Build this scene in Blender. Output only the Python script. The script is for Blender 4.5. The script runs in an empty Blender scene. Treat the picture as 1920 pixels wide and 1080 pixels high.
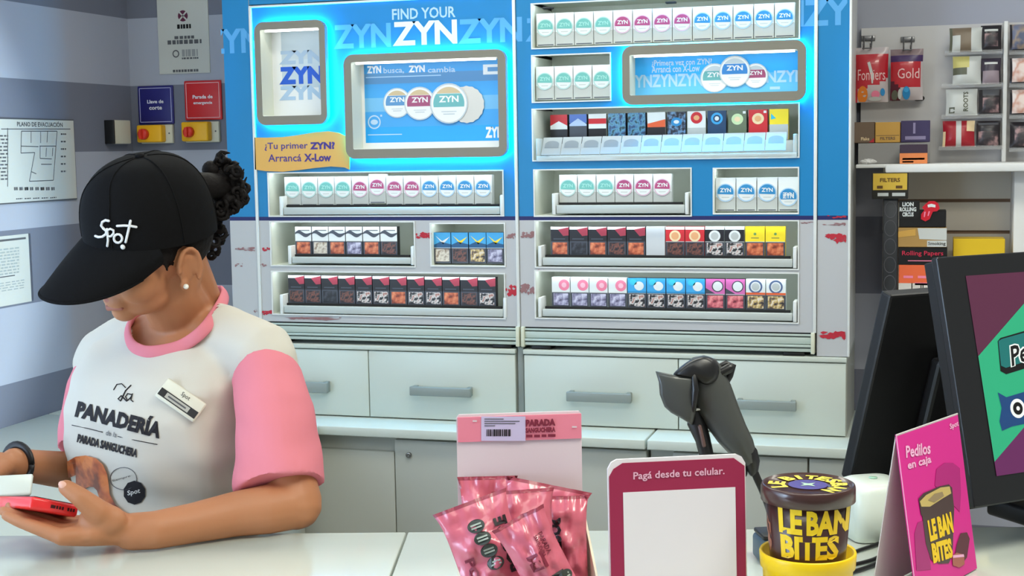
import bpy, bmesh, math, random
from mathutils import Vector, Matrix, noise
from mathutils.bvhtree import BVHTree

random.seed(7)
SC = bpy.context.scene
COL = SC.collection

# ------------------------------------------------------------------ camera
F_PX, CAM_Z = 2630.23, 1.58
YAW, PITCH, ROLL = 0.29105, 0.09997, -0.016732
cyw, syw, cpt, spt = math.cos(YAW), math.sin(YAW), math.cos(PITCH), math.sin(PITCH)
FW = Vector((-syw*cpt, cyw*cpt, -spt))
_r = Vector((cyw, syw, 0)); _u = _r.cross(FW)
RT = math.cos(ROLL)*_r + math.sin(ROLL)*_u
UP = -math.sin(ROLL)*_r + math.cos(ROLL)*_u
CP = Vector((0, 0, CAM_Z))
cd = bpy.data.cameras.new('camera'); cam = bpy.data.objects.new('camera', cd); COL.objects.link(cam)
cd.sensor_width = 36.0; cd.lens = F_PX/1920*36; cd.clip_start = .05
mw = Matrix((RT, UP, -FW)).transposed().to_4x4(); mw.translation = CP
cam.matrix_world = mw
SC.camera = cam

# ------------------------------------------------------------------ world, lamps, exposure
SC.view_settings.view_transform = 'Standard'; SC.view_settings.look = 'None'
SC.view_settings.exposure = 0.34; SC.view_settings.gamma = 1.0; SC.view_settings.use_curve_mapping = False
w = bpy.data.worlds.new('world'); SC.world = w; w.use_nodes = True
w.node_tree.nodes['Background'].inputs[0].default_value = (.92, .96, .92, 1)
w.node_tree.nodes['Background'].inputs[1].default_value = .30
def area(name, loc, aim, sx, sy, power, col):
    l = bpy.data.lights.new(name, 'AREA'); l.shape = 'RECTANGLE'; l.size = sx; l.size_y = sy
    l.energy = power; l.color = col
    o = bpy.data.objects.new(name, l); COL.objects.link(o); o.location = loc
    o.rotation_euler = (Vector(aim)-Vector(loc)).to_track_quat('-Z', 'Y').to_euler()
    return o
area('overhead_light', (-1.15, 2.95, 2.72), (-1.15, 2.95, 0), 1.3, .5, 16, (1, .98, .84))
area('overhead_light', (.55, 1.3, 2.72), (.55, 1.5, 0), 1.0, .5, 26, (1, .98, .84))
area('overhead_light', (-.6, .5, 2.72), (-.6, .7, 0), 2.2, .6, 12, (1, .98, .86))
area('overhead_light', (.55, 3.1, 2.72), (.55, 3.1, 0), .9, .4, 8, (1, .98, .88))  # added fill to brighten the pegboard and shelves, no fixture known here
sp = bpy.data.lights.new('daylight_patch_spot', 'SPOT'); sp.energy = 3200; sp.color = (.70, .90, 1.0)  # added spot for cool daylight; its cone edge shapes the left wall's bright patch
sp.spot_size = math.radians(70); sp.spot_blend = .012; sp.shadow_soft_size = .03
so = bpy.data.objects.new('daylight_patch_spot', sp); COL.objects.link(so); so.location = (-1.5, -1.2, 1.35)
_a = math.radians(90+13.2+35)
so.rotation_euler = Vector((math.cos(_a), math.sin(_a), 0)).to_track_quat('-Z', 'Y').to_euler()

# ------------------------------------------------------------------ pixel helpers (1920x1080)
def ray(px, py): return RT*((px-960)/F_PX) - UP*((py-540)/F_PX) + FW
def T(px, py, D): return CP + ray(px, py)*D
def onY(px, py, Y): d = ray(px, py); return CP + d*(Y/d.y)
def onX(px, py, X): d = ray(px, py); return CP + d*(X/d.x)
def onZ(px, py, Z): d = ray(px, py); return CP + d*((Z-CAM_Z)/d.z)

# ------------------------------------------------------------------ materials
def lin(c): c /= 255.0; return c/12.92 if c <= .04045 else ((c+.055)/1.055)**2.4
def rgb(c): return (lin(c[0]), lin(c[1]), lin(c[2]), 1)
MATS = {}
def mat(name, c, rough=.5, spec=.4, metal=0, emit=0, ecol=None, coat=0, bump=0, bscale=60, var=0, vscale=8, trans=0, sss=0):
    if name in MATS: return MATS[name]
    m = bpy.data.materials.new(name); m.use_nodes = True; nt = m.node_tree; b = nt.nodes['Principled BSDF']
    b.inputs['Base Color'].default_value = rgb(c); b.inputs['Roughness'].default_value = rough
    b.inputs['Specular IOR Level'].default_value = spec; b.inputs['Metallic'].default_value = metal
    if coat: b.inputs['Coat Weight'].default_value = coat; b.inputs['Coat Roughness'].default_value = .06
    if emit:
        b.inputs['Emission Color'].default_value = rgb(ecol or c); b.inputs['Emission Strength'].default_value = emit
    if trans: b.inputs['Transmission Weight'].default_value = trans
    if sss:
        b.inputs['Subsurface Weight'].default_value = sss; b.inputs['Subsurface Radius'].default_value = (.012, .005, .003)
        b.inputs['Subsurface Scale'].default_value = .5
    tc = nt.nodes.new('ShaderNodeTexCoord')
    if var:
        n = nt.nodes.new('ShaderNodeTexNoise'); n.inputs['Scale'].default_value = vscale; n.inputs['Detail'].default_value = 4
        nt.links.new(tc.outputs['Object'], n.inputs['Vector'])
        mp = nt.nodes.new('ShaderNodeMapRange'); mp.inputs[3].default_value = 1-var; mp.inputs[4].default_value = 1+var
        nt.links.new(n.outputs['Fac'], mp.inputs[0])
        mx = nt.nodes.new('ShaderNodeVectorMath'); mx.operation = 'SCALE'; mx.inputs[0].default_value = rgb(c)[:3]
        nt.links.new(mp.outputs[0], mx.inputs['Scale']); nt.links.new(mx.outputs[0], b.inputs['Base Color'])
    if bump:
        n2 = nt.nodes.new('ShaderNodeTexNoise'); n2.inputs['Scale'].default_value = bscale; n2.inputs['Detail'].default_value = 3
        nt.links.new(tc.outputs['Object'], n2.inputs['Vector'])
        bp = nt.nodes.new('ShaderNodeBump'); bp.inputs['Strength'].default_value = bump; bp.inputs['Distance'].default_value = .002
        nt.links.new(n2.outputs['Fac'], bp.inputs['Height']); nt.links.new(bp.outputs[0], b.inputs['Normal'])
    MATS[name] = m; return m
def photo(name, cols, scale=45):
    """a printed warning picture: blotches of a few colours"""
    if name in MATS: return MATS[name]
    m = bpy.data.materials.new(name); m.use_nodes = True; nt = m.node_tree; b = nt.nodes['Principled BSDF']
    b.inputs['Roughness'].default_value = .4
    tc = nt.nodes.new('ShaderNodeTexCoord'); n = nt.nodes.new('ShaderNodeTexNoise'); n.inputs['Scale'].default_value = scale
    n.inputs['Detail'].default_value = 2; nt.links.new(tc.outputs['Object'], n.inputs['Vector'])
    r = nt.nodes.new('ShaderNodeValToRGB'); e = r.color_ramp.elements
    pos = [.36+.26*i/max(1, len(cols)-1) for i in range(len(cols))]
    e[0].position = pos[0]; e[0].color = rgb(cols[0]); e[1].position = pos[-1]; e[1].color = rgb(cols[-1])
    for p, c in list(zip(pos, cols))[1:-1]:
        k = e.new(p); k.color = rgb(c)
    nt.links.new(n.outputs['Fac'], r.inputs[0]); nt.links.new(r.outputs[0], b.inputs['Base Color'])
    MATS[name] = m; return m
def clear(name, c=(230, 240, 240), alpha=.25, rough=.08):
    """clear plastic: part see-through, part glossy"""
    if name in MATS: return MATS[name]
    m = mat(name, c, rough, .5); m.node_tree.nodes['Principled BSDF'].inputs['Alpha'].default_value = alpha
    return m

# ------------------------------------------------------------------ text outlines (cached, unit box)
TXT = {}
def text_tris(s, bold=0.0):
    k = (s, bold)
    if k in TXT: return TXT[k]
    cu = bpy.data.curves.new('txt', 'FONT'); cu.body = s; cu.offset = bold; cu.resolution_u = 2; cu.fill_mode = 'FRONT'
    o = bpy.data.objects.new('txt', cu); me = bpy.data.meshes.new_from_object(o)
    bm = bmesh.new(); bm.from_mesh(me); bmesh.ops.triangulate(bm, faces=bm.faces)
    vs = [v.co.copy() for v in bm.verts]; fs = [[v.index for v in f.verts] for f in bm.faces]
    bm.free(); bpy.data.objects.remove(o); bpy.data.curves.remove(cu); bpy.data.meshes.remove(me)
    x0, x1 = min(v.x for v in vs), max(v.x for v in vs); y0, y1 = min(v.y for v in vs), max(v.y for v in vs)
    uv = [((v.x-x0)/(x1-x0), (v.y-y0)/(y1-y0)) for v in vs]
    TXT[k] = (uv, fs, (x1-x0)/(y1-y0)); return TXT[k]
def clip_poly(p, x0, x1, y0, y1):
    for ax, lim, sgn in ((0, x0, 1), (0, x1, -1), (1, y0, 1), (1, y1, -1)):
        q = []
        for i in range(len(p)):
            a, b = p[i], p[(i+1) % len(p)]
            da, db = (a[ax]-lim)*sgn, (b[ax]-lim)*sgn
            if da >= 0: q.append(a)
            if (da >= 0) != (db >= 0):
                t = da/(da-db); q.append((a[0]+(b[0]-a[0])*t, a[1]+(b[1]-a[1])*t))
        p = q
        if len(p) < 3: return []
    return p

# ------------------------------------------------------------------ mesh builder
class MB:
    def __init__(s): s.v = []; s.f = []; s.mi = []; s.ms = []; s.sm = []
    def m(s, mt):
        if mt not in s.ms: s.ms.append(mt)
        return s.ms.index(mt)
    def add(s, vs, fs, mt, smooth=False):
        n = len(s.v); s.v += [Vector(v) for v in vs]; k = s.m(mt)
        for f in fs: s.f.append([i+n for i in f]); s.mi.append(k); s.sm.append(smooth)
    def box(s, x0, x1, y0, y1, z0, z1, mt, xf=None):
        vs = [Vector((x, y, z)) for x in (x0, x1) for y in (y0, y1) for z in (z0, z1)]
        if xf: vs = [xf @ v for v in vs]
        s.add(vs, [(0, 1, 3, 2), (4, 6, 7, 5), (0, 4, 5, 1), (2, 3, 7, 6), (0, 2, 6, 4), (1, 5, 7, 3)], mt)
    def bbox(s, x0, x1, y0, y1, z0, z1, mt, r=.004, seg=2, xf=None, smooth=True):
        bm = bmesh.new(); bmesh.ops.create_cube(bm, size=1)
        for v in bm.verts: v.co = Vector((x0+(v.co.x+.5)*(x1-x0), y0+(v.co.y+.5)*(y1-y0), z0+(v.co.z+.5)*(z1-z0)))
        bmesh.ops.bevel(bm, geom=bm.edges[:]+bm.verts[:], offset=r, segments=seg, affect='EDGES', profile=.5)
        bm.verts.index_update()
        vs = [v.co.copy() for v in bm.verts]; fs = [[v.index for v in f.verts] for f in bm.faces]; bm.free()
        if xf: vs = [xf @ v for v in vs]
        s.add(vs, fs, mt, smooth)
    def poly(s, pts, mt): s.add(pts, [tuple(range(len(pts)))], mt)
    def quad2(s, x0, x1, z0, z1, y, mt): s.poly([(x0, y, z0), (x1, y, z0), (x1, y, z1), (x0, y, z1)], mt)
    def poly2(s, pts, y, mt): s.poly([(x, y, z) for x, z in pts], mt)
    def disc2(s, cx, cz, rx, rz, y, mt, n=24, a0=0, a1=2*math.pi):
        full = abs(a1-a0-2*math.pi) < 1e-6
        k = n if full else n+1
        s.poly([(cx+rx*math.cos(a0+(a1-a0)*i/n), y, cz+rz*math.sin(a0+(a1-a0)*i/n)) for i in range(k)], mt)
    def ring2(s, cx, cz, r0, r1, y, mt, n=28, asp=1):
        vs = []; fs = []
        for i in range(n):
            a = 2*math.pi*i/n; c, d = math.cos(a), math.sin(a)
            vs += [(cx+r0*c, y, cz+r0*d*asp), (cx+r1*c, y, cz+r1*d*asp)]
            j = (i+1) % n; fs.append((2*i, 2*j, 2*j+1, 2*i+1))
        s.add(vs, fs, mt)
    def text(s, t, fn, mt, bold=.0, clip=None):
        """fn maps (u,v) of the text's box to a point; clip in u,v"""
        uv, fs, _ = text_tris(t, bold)
        for f in fs:
            p = [uv[i] for i in f]
            if clip: p = clip_poly(p, *clip)
            if len(p) >= 3: s.poly([fn(a, b) for a, b in p], mt)
    def text2(s, t, x0, x1, z0, z1, y, mt, bold=0., clip=None):
        s.text(t, lambda u, v: (x0+(x1-x0)*u, y, z0+(z1-z0)*v), mt, bold,
               ((clip[0]-x0)/(x1-x0), (clip[1]-x0)/(x1-x0), (clip[2]-z0)/(z1-z0), (clip[3]-z0)/(z1-z0)) if clip else None)
    def loft(s, rings, mt, cap=True, smooth=True, closed=True):
        n = len(rings[0]); vs = [p for r in rings for p in r]; fs = []
        for i in range(len(rings)-1):
            for j in range(n if closed else n-1):
                k = (j+1) % n; fs.append((i*n+j, i*n+k, (i+1)*n+k, (i+1)*n+j))
        if cap: fs += [tuple(range(n))[::-1], tuple((len(rings)-1)*n+j for j in range(n))]
        s.add(vs, fs, mt, smooth)
    def tube(s, pts, rad, mt, n=12, rnd=True, flat=1.0, ref=None, smooth=True):
        """swept tube through pts; rad a number or a list; rnd = hemispherical ends; flat squeezes along ref"""
        pts = [Vector(p) for p in pts]; rad = rad if isinstance(rad, (list, tuple)) else [rad]*len(pts)
        tg = [(pts[min(i+1, len(pts)-1)]-pts[max(i-1, 0)]).normalized() for i in range(len(pts))]
        a = Vector(ref) if ref is not None else (Vector((0, 0, 1)) if abs(tg[0].z) < .9 else Vector((1, 0, 0)))
        fr = []
        for t in tg:
            x = (a-t*a.dot(t)).normalized(); fr.append((x, t.cross(x)))
            if ref is None: a = x
        seq = []
        if rnd:
            for k in (0, 1, 2): ph = math.pi/2*k/3; seq.append((0, pts[0]-tg[0]*rad[0]*math.cos(ph), max(rad[0]*math.sin(ph), rad[0]*.05)))
        for i, p in enumerate(pts): seq.append((i, p, rad[i]))
        if rnd:
            for k in (2, 1, 0): ph = math.pi/2*k/3; seq.append((-1, pts[-1]+tg[-1]*rad[-1]*math.cos(ph), max(rad[-1]*math.sin(ph), rad[-1]*.05)))
        rings = []
        for i, p, r in seq:
            x, y = fr[i]
            rings.append([p+x*(r*flat*math.cos(2*math.pi*j/n))+y*(r*math.sin(2*math.pi*j/n)) for j in range(n)])
        s.loft(rings, mt, True, smooth)
    def ell(s, c, axes, mt, nu=18, nv=12, smooth=True):
        c = Vector(c); A, B, C = [Vector(a) for a in axes]; rings = []
        for i in range(nv+1):
            ph = math.pi*i/nv; sn = max(math.sin(ph), .02)
            rings.append([c+C*math.cos(ph)+A*(sn*math.cos(2*math.pi*j/nu))+B*(sn*math.sin(2*math.pi*j/nu)) for j in range(nu)])
        s.loft(rings, mt, True, smooth)
    def lathe(s, prof, mt, c=(0, 0, 0), n=40, smooth=True):
        c = Vector(c)
        s.loft([[c+Vector((r*math.cos(2*math.pi*j/n), r*math.sin(2*math.pi*j/n), z)) for j in range(n)] for r, z in prof], mt, True, smooth)
    def prism(s, pts, y0, y1, mt):
        """outline pts (x,z) given thickness y0..y1"""
        n = len(pts); vs = [(x, y0, z) for x, z in pts]+[(x, y1, z) for x, z in pts]
        fs = [tuple(range(n)), tuple(range(n, 2*n))[::-1]]+[(i, (i+1) % n, n+(i+1) % n, n+i) for i in range(n)]
        s.add(vs, fs, mt)
    def mesh(s, name):
        me = bpy.data.meshes.new(name); me.from_pydata([tuple(v) for v in s.v], [], s.f)
        for x in s.ms: me.materials.append(x)
        me.polygons.foreach_set('material_index', s.mi); me.polygons.foreach_set('use_smooth', s.sm)
        me.update(); return me
    def build(s, name, parent=None, world=False, bevel=0, fix=False, autosmooth=True):
        if world and parent: inv = MW[parent.name].inverted(); s.v = [inv @ v for v in s.v]
        me = s.mesh(name)
        if fix:
            bm = bmesh.new(); bm.from_mesh(me); bmesh.ops.recalc_face_normals(bm, faces=bm.faces); bm.to_mesh(me); bm.free()
        o = bpy.data.objects.new(name, me); COL.objects.link(o)
        if parent: o.parent = parent; MW[o.name] = MW[parent.name].copy()
        else: MW[o.name] = Matrix()
        if bevel:
            b = o.modifiers.new('bevel', 'BEVEL'); b.width = bevel; b.segments = 2; b.limit_method = 'ANGLE'
        return o
MW = {}
def tag(o, label=None, cat=None, group=None, kind=None):
    if label: o['label'] = label
    if cat: o['category'] = cat
    if group: o['group'] = group
    if kind: o['kind'] = kind
    return o
def thing(name, label, cat, loc=(0, 0, 0), rz=0, group=None):
    o = bpy.data.objects.new(name, None); COL.objects.link(o); o.empty_display_size = .05
    o.location = loc; o.rotation_euler = (0, 0, rz)
    MW[o.name] = Matrix.Translation(Vector(loc)) @ Matrix.Rotation(rz, 4, 'Z')
    return tag(o, label, cat, group)
def solo(mb, name, label, cat, loc=(0, 0, 0), rz=0, group=None, world=False, fix=False, bevel=0):
    """a thing that is one mesh"""
    M = Matrix.Translation(Vector(loc)) @ Matrix.Rotation(rz, 4, 'Z')
    if world: inv = M.inverted(); mb.v = [inv @ v for v in mb.v]
    o = mb.build(name, None, fix=fix, bevel=bevel); o.location = loc; o.rotation_euler = (0, 0, rz); MW[o.name] = M
    return tag(o, label, cat, group)
def struct(mb, name):
    o = mb.build(name); return tag(o, kind='structure')
ORD = ['first', 'second', 'third', 'fourth', 'fifth', 'sixth', 'seventh', 'eighth', 'ninth', 'tenth', 'eleventh', 'twelfth', 'thirteenth']
# ================================================================== the room
XL, YB, YC = -2.691, 4.37, 3.95
wl = mat('wall_paint', (168, 170, 182), .75, .2, bump=.05, bscale=180)
wg = mat('wall_grey_band', (116, 118, 131), .75, .2, bump=.05, bscale=180)
BND = [0, .19, .421, .654, .887, 1.12, 1.354, 1.589, 1.815, 2.047, 2.28, 2.51, 2.8]
def band_mat(i): return wl if i % 2 == 0 else wg
b = MB()
for i in range(len(BND)-1):
    b.box(XL-.1, 1.6, YB, YB+.1, BND[i], BND[i+1], band_mat(i))
struct(b, 'wall_back')
b = MB()
for i in range(len(BND)-1):
    b.box(XL-.1, XL, -1.8, YB, BND[i], BND[i+1], band_mat(i))
struct(b, 'wall_left')
b = MB(); b.box(XL-.1, 1.6, -1.8, YB+.1, -.08, 0, mat('floor_tile', (150, 148, 142), .4, .4, var=.08, vscale=3)); struct(b, 'floor')
b = MB(); b.box(XL-.1, 1.6, 0.0, YB+.1, 2.8, 2.88, mat('ceiling_paint', (225, 226, 224), .8, .2)); struct(b, 'ceiling')

# ---- signs on the back wall, left of the cabinet
white = mat('white_laminate', (200, 207, 198), .38, .4)
paper = mat('paper', (196, 195, 188), .7, .2)
ink = mat('ink_black', (26, 25, 28), .6, .2)
inkg = mat('ink_grey', (92, 92, 96), .6, .2)
def sign_rect(l, t, r, bt, Y):
    xm, ym = (l+r)/2, (t+bt)/2
    return onY(l, ym, Y).x, onY(r, ym, Y).x, onY(xm, bt, Y).z, onY(xm, t, Y).z
Y0 = YB
def P2(px, py, Y=YB): p = onY(px, py, Y); return p.x, p.z
# notice sheet
x0, x1, z0, z1 = sign_rect(297, -30, 392, 138, Y0)
b = MB(); b.box(x0, x1, Y0-.004, Y0, z0, z1, paper)
yy = Y0-.0046; maroon = mat('maroon_print', (92, 28, 58), .6)
cx, cz = P2(344, 30)
b.disc2(cx, cz, .019, .019, yy, maroon)
for a in (45, 135):
    c, s_ = math.cos(math.radians(a)), math.sin(math.radians(a))
    b.poly2([(cx+c*.02-s_*.0028, cz+s_*.02+c*.0028), (cx-c*.02-s_*.0028, cz-s_*.02+c*.0028), (cx-c*.02+s_*.0028, cz-s_*.02-c*.0028), (cx+c*.02+s_*.0028, cz+s_*.02-c*.0028)], yy-.0004, paper)
def bars(b, l, t, r, bt, y, mt, n=5, gap=.25):
    xa, za = P2(l, t, y); xb, zb = P2(r, bt, y)
    rnd = random.Random(int(l*7+t)); x = xa
    while x < xb:
        wd = (xb-xa)/n*rnd.uniform(.5, 1.2); b.quad2(x, min(x+wd*(1-gap), xb), zb, za, y, mt); x += wd
bars(b, 332, 46, 358, 53, yy, ink, 3)
bars(b, 327, 68, 364, 72, yy, inkg, 4); bars(b, 314, 76, 378, 81, yy, inkg, 7)
cx, cz = P2(331, 101); b.ring2(cx, cz, .009, .013, yy, inkg)
bars(b, 341, 93, 371, 105, yy, mat('ink_pale', (150, 150, 150), .7), 4); bars(b, 341, 108, 372, 110, yy, inkg, 6)
bars(b, 324, 131, 372, 134, yy, inkg, 8)
solo(b, 'wall_notice', 'pale paper notice with a round maroon emblem above the coloured wall signs', 'notice', (x0, Y0, z0), world=True)
# two square signs
def plate(l, t, r, bt, col, edge, lines, label):
    x0, x1, z0, z1 = sign_rect(l, t, r, bt, Y0)
    t_ = thing('safety_sign', label, 'sign', (x0, Y0, z0), group='square signs above the emergency switches')
    b = MB(); b.bbox(x0, x1, Y0-.008, Y0, z0, z1, col, .003); b.build('sign_plate', t_, world=True)
    y = Y0-.0086; b = MB(); iw = mat('ink_white', (232, 228, 232), .5)
    e = .007
    for a in ((x0+e, x1-e, z1-e-.002, z1-e), (x0+e, x1-e, z0+e, z0+e+.002), (x0+e, x0+e+.002, z0+e, z1-e), (x1-e-.002, x1-e, z0+e, z1-e)):
        b.quad2(*a, y, edge)
    zc = (z0+z1)/2+.012; h = .0125; cx = (x0+x1)/2
    for s_ in lines:
        wd = min(h*1.15*text_tris(s_, .02)[2], (x1-x0)*.8)
        b.text2(s_, cx-wd/2, cx+wd/2, zc-h/2, zc+h/2, y, iw, .025); zc -= .022
    b.build('lettering', t_, world=True)
sb = mat('sign_blue', (38, 36, 112), .4); sr = mat('sign_red', (205, 40, 44), .4)
plate(261, 161, 327, 233, sb, mat('ink_lilac', (190, 190, 225), .5), ['Llave de', 'corte'], 'dark blue square wall sign with white lettering and white border')
plate(348, 151, 417, 225, sr, mat('ink_rose', (240, 190, 190), .5), ['Parada de', 'emergencia'], 'red square wall sign with white lettering next to the blue cabinet')
# rotary emergency switches
yel = mat('switch_yellow', (238, 176, 20), .4); redk = mat('switch_red', (214, 52, 34), .35); cream = mat('switch_cream', (205, 200, 180), .5)
def switch(l, t, r, bt, label):
    x0, x1, z0, z1 = sign_rect(l, t, r, bt, Y0)
    t_ = thing('emergency_switch', label, 'switch', ((x0+x1)/2, Y0, z0), group='yellow rotary switches under the square signs')
    b = MB(); b.bbox(x0, x1, Y0-.014, Y0, z0, z1, cream, .003); b.build('back_plate', t_, world=True)
    w_ = x1-x0
    b = MB(); b.bbox(x0+.002, x0+w_*.80, Y0-.046, Y0-.012, z0+.004, z1-.001, yel, .006, 3); b.build('housing', t_, world=True)
    cx, cz = x0+w_*.27, (z0+z1)/2
    b = MB(); rings = []
    for r_, y in ((.0185, -.046), (.0185, -.060), (.016, -.064), (.006, -.065)):
        rings.append([Vector((cx+r_*math.cos(2*math.pi*k/24), Y0+y, cz+r_*math.sin(2*math.pi*k/24))) for k in range(24)])
    b.loft(rings, redk)
    b.box(cx-.005, cx+.005, Y0-.075, Y0-.062, cz-.016, cz+.016, redk)
    b.build('knob', t_, world=True)
    b = MB(); b.disc2(x1-.012, cz+.002, .003, .003, Y0-.0146, inkg); b.build('screw', t_, world=True)
switch(268, 234, 327, 269, 'yellow emergency switch with red knob under the dark blue sign')
switch(351, 228, 414, 267, 'yellow emergency switch with red knob under the red sign')
# black and cream box in the corner, on the left wall
pa, pb = onX(211, 248, XL), onX(244, 248, XL)
zt, zb_ = onX(226, 226, XL).z, onX(226, 270, XL).z
t_ = thing('wall_switch', 'small black and cream switch box in the wall corner', 'switch', (XL, 4.2, zb_))
b = MB(); b.bbox(XL, XL+.035, 4.20, 4.305, zb_, zt, cream, .004); b.build('cover', t_, world=True)
b = MB(); b.bbox(XL, XL+.037, 4.195, 4.203, zb_, zt, mat('black_plastic', (24, 24, 26), .4), .002); b.build('side_plate', t_, world=True)
# evacuation plan on the left wall
def PX(px, py, off=.004): p = onX(px, py, XL+off); return p.y, p.z
def xquad(b, y0, y1, z0, z1, x, mt): b.poly([(x, y0, z0), (x, y1, z0), (x, y1, z1), (x, y0, z1)], mt)
(y1, zt), (_, zm) = PX(137, 224), PX(140, 374)
y0 = PX(-95, 300)[0]; zl = PX(140, 374)[1]
t_ = thing('evacuation_plan', 'framed floor plan sheet hanging high on the left wall', 'plan', (XL, y0, zl))
b = MB(); b.box(XL, XL+.006, y0, y1, zl, zt, mat('frame_dark', (84, 84, 88), .5)); b.build('frame', t_, world=True)
b = MB(); b.box(XL+.005, XL+.0075, y0+.004, y1-.004, zl+.004, zt-.004, paper)
x = XL+.0081
def line(p, q, wd=.0016, mt=inkg):
    (ya, za), (yb, zb) = PX(*p), PX(*q); d = Vector((0, yb-ya, zb-za)); n = Vector((0, -d.z, d.y)).normalized()*wd
    b.poly([Vector((x, ya, za))+n, Vector((x, yb, zb))+n, Vector((x, yb, zb))-n, Vector((x, ya, za))-n], mt)
for p, q in (((38, 246), (105, 246)), ((38, 246), (37, 287)), ((37, 274), (70, 275)), ((37, 287), (63, 286)), ((63, 286), (53, 340)), ((53, 340), (98, 338)),
             ((98, 338), (105, 246)), ((56, 247), (56, 268)), ((74, 247), (74, 268)), ((87, 247), (86, 267)), ((72, 274), (103, 274)), ((73, 297), (95, 298)), ((73, 297), (73, 274)),
             ((75, 308), (95, 308)), ((85, 277), (84, 294)), ((97, 277), (96, 293)), ((57, 322), (66, 326)), ((0, 242), (130, 242)), ((12, 240), (12, 350))):
    line(p, q, .0013)
def xb(l, t, r, bt, mt, n):
    ya, za = PX(l, t); yb, _ = PX(r, bt); zb = PX(l, bt)[1]; rnd = random.Random(int(l+t*3)); y = ya
    while y < yb:
        wd = (yb-ya)/n*rnd.uniform(.5, 1.2); xquad(b, y, min(y+wd*.75, yb), zb, za, x, mt); y += wd
ya, za = PX(30, 237); yb, zb = PX(115, 228)
b.text('PLANO DE EVACUACIÓN', lambda u, v: (x, ya+(yb-ya)*u, za+(zb-za)*v), inkg, .02)
for k in range(13): xb(-60, 253+k*7, 13, 256+k*7, inkg, 7)
for k in range(8): xb(24+k*10, 351, 31+k*10, 357, ink if k % 3 == 2 else inkg, 2)
for k in range(5): xb(28+k*16, 372-k*.5, 40+k*16, 374-k*.5, inkg, 3)
for k in range(6): xb(112, 250+k*14, 122, 253+k*14, inkg, 2)
b.build('plan_sheet', t_, world=True)
# second notice below
(y1, zt) = PX(53, 438); y0 = PX(-70, 500)[0]; zl = PX(53, 566)[1]
b = MB(); b.box(XL, XL+.004, y0, y1, zl, zt, paper); x = XL+.0047
lt = mat('ink_mist', (160, 166, 164), .7)
b.m(inkg)
ya, za = PX(-60, 456); yb, _ = PX(48, 448); zb = PX(-60, 460)[1]; xquad(b, ya, yb, za, zb, x, inkg)
for k in range(9): xb(-60, 474+k*6, 36, 477+k*6, lt, 9)
ya, za = PX(-60, 528); yb, _ = PX(28, 524); zb = PX(-60, 530)[1]; xquad(b, ya, yb, za, zb, x, inkg)
for k in range(4): xb(-60, 540+k*5, 46, 542+k*5, lt, 9)
solo(b, 'wall_notice', 'pale printed sheet low on the left wall below the floor plan', 'notice', (XL, y0, zl), world=True)
# ================================================================== back counter: base cabinets, worktops, drawer units
grey = mat('handle_grey', (138, 146, 142), .4, .4)
gap = mat('shadow_gap', (58, 60, 56), .8, .1)
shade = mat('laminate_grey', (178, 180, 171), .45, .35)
ZW = .76
X_SPLIT = onZ(1232, 803, ZW).x
YF = 3.80                                   # worktop front edge
def worktop(x0, x1, label):
    b = MB(); b.bbox(x0, x1, YF, YB-.005, ZW-.028, ZW, white, .003)
    solo(b, 'worktop', label, 'worktop', ((x0+x1)/2, YF, ZW-.028), world=True, group='white back worktops')
worktop(XL+.003, X_SPLIT-.003, 'long white worktop slab behind the employee under the left drawers')
worktop(X_SPLIT+.003, -.20, 'short white worktop slab under the right drawers, behind the barcode scanner')
def base_cab(x0, x1, doors, label):
    t_ = thing('base_cabinet', label, 'cabinet', ((x0+x1)/2, YF+.05, 0), group='white base cabinets')
    b = MB(); b.box(x0, x1, YF+.05, YB-.01, 0, ZW-.029, shade); b.build('carcass', t_, world=True)
    for (a, c, top, lock, mt) in doors:
        b = MB(); b.bbox(a, c, YF+.028, YF+.049, .08, top, mt, .002); d = b.build('door', t_, world=True)
        if lock:
            lx, lz = P2(*lock, YF+.028)
            b = MB(); rings = [[Vector((lx+r*math.cos(k*.393), YF+y, lz+r*math.sin(k*.393))) for k in range(16)] for r, y in ((.0085, .028), (.0085, .022), (.006, .020), (.003, .021))]
            b.loft(rings, mat('chrome', (150, 150, 150), .25, metal=1)); b.build('lock', d, world=True)
    return t_
xd = P2(742, 900, YF+.03)[0]; xe = P2(1212, 845, YF+.03)[0]
xs = P2(470, 900, YF+.03)[0]
base_cab(XL+.004, X_SPLIT-.004, [(XL+.01, xs, .72, None, shade), (xs+.004, xd-.003, P2(650, 843, YF+.03)[1], None, shade), (xd, xe, .722, (767, 853), shade)],
         'white base cabinet with a round lock under the long back worktop')
xg = P2(1262, 860, YF+.03)[0]
base_cab(X_SPLIT+.004, -.205, [(xg, xg+.37, .722, None, shade), (xg+.375, -.21, .722, None, shade)], 'white base cabinet under the short back worktop behind the sign')
# side counter along the left wall
b = MB(); b.bbox(XL+.002, -1.75, 1.2, YF-.003, ZW-.03, ZW-.0005, white, .003)
b.bbox(XL+.002, -1.80, 1.25, YF-.01, 0, ZW-.03, shade, .003)
solo(b, 'side_counter', 'low white side counter along the left wall beside the employee', 'counter', (-2.2, 2.5, 0), world=True)

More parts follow.
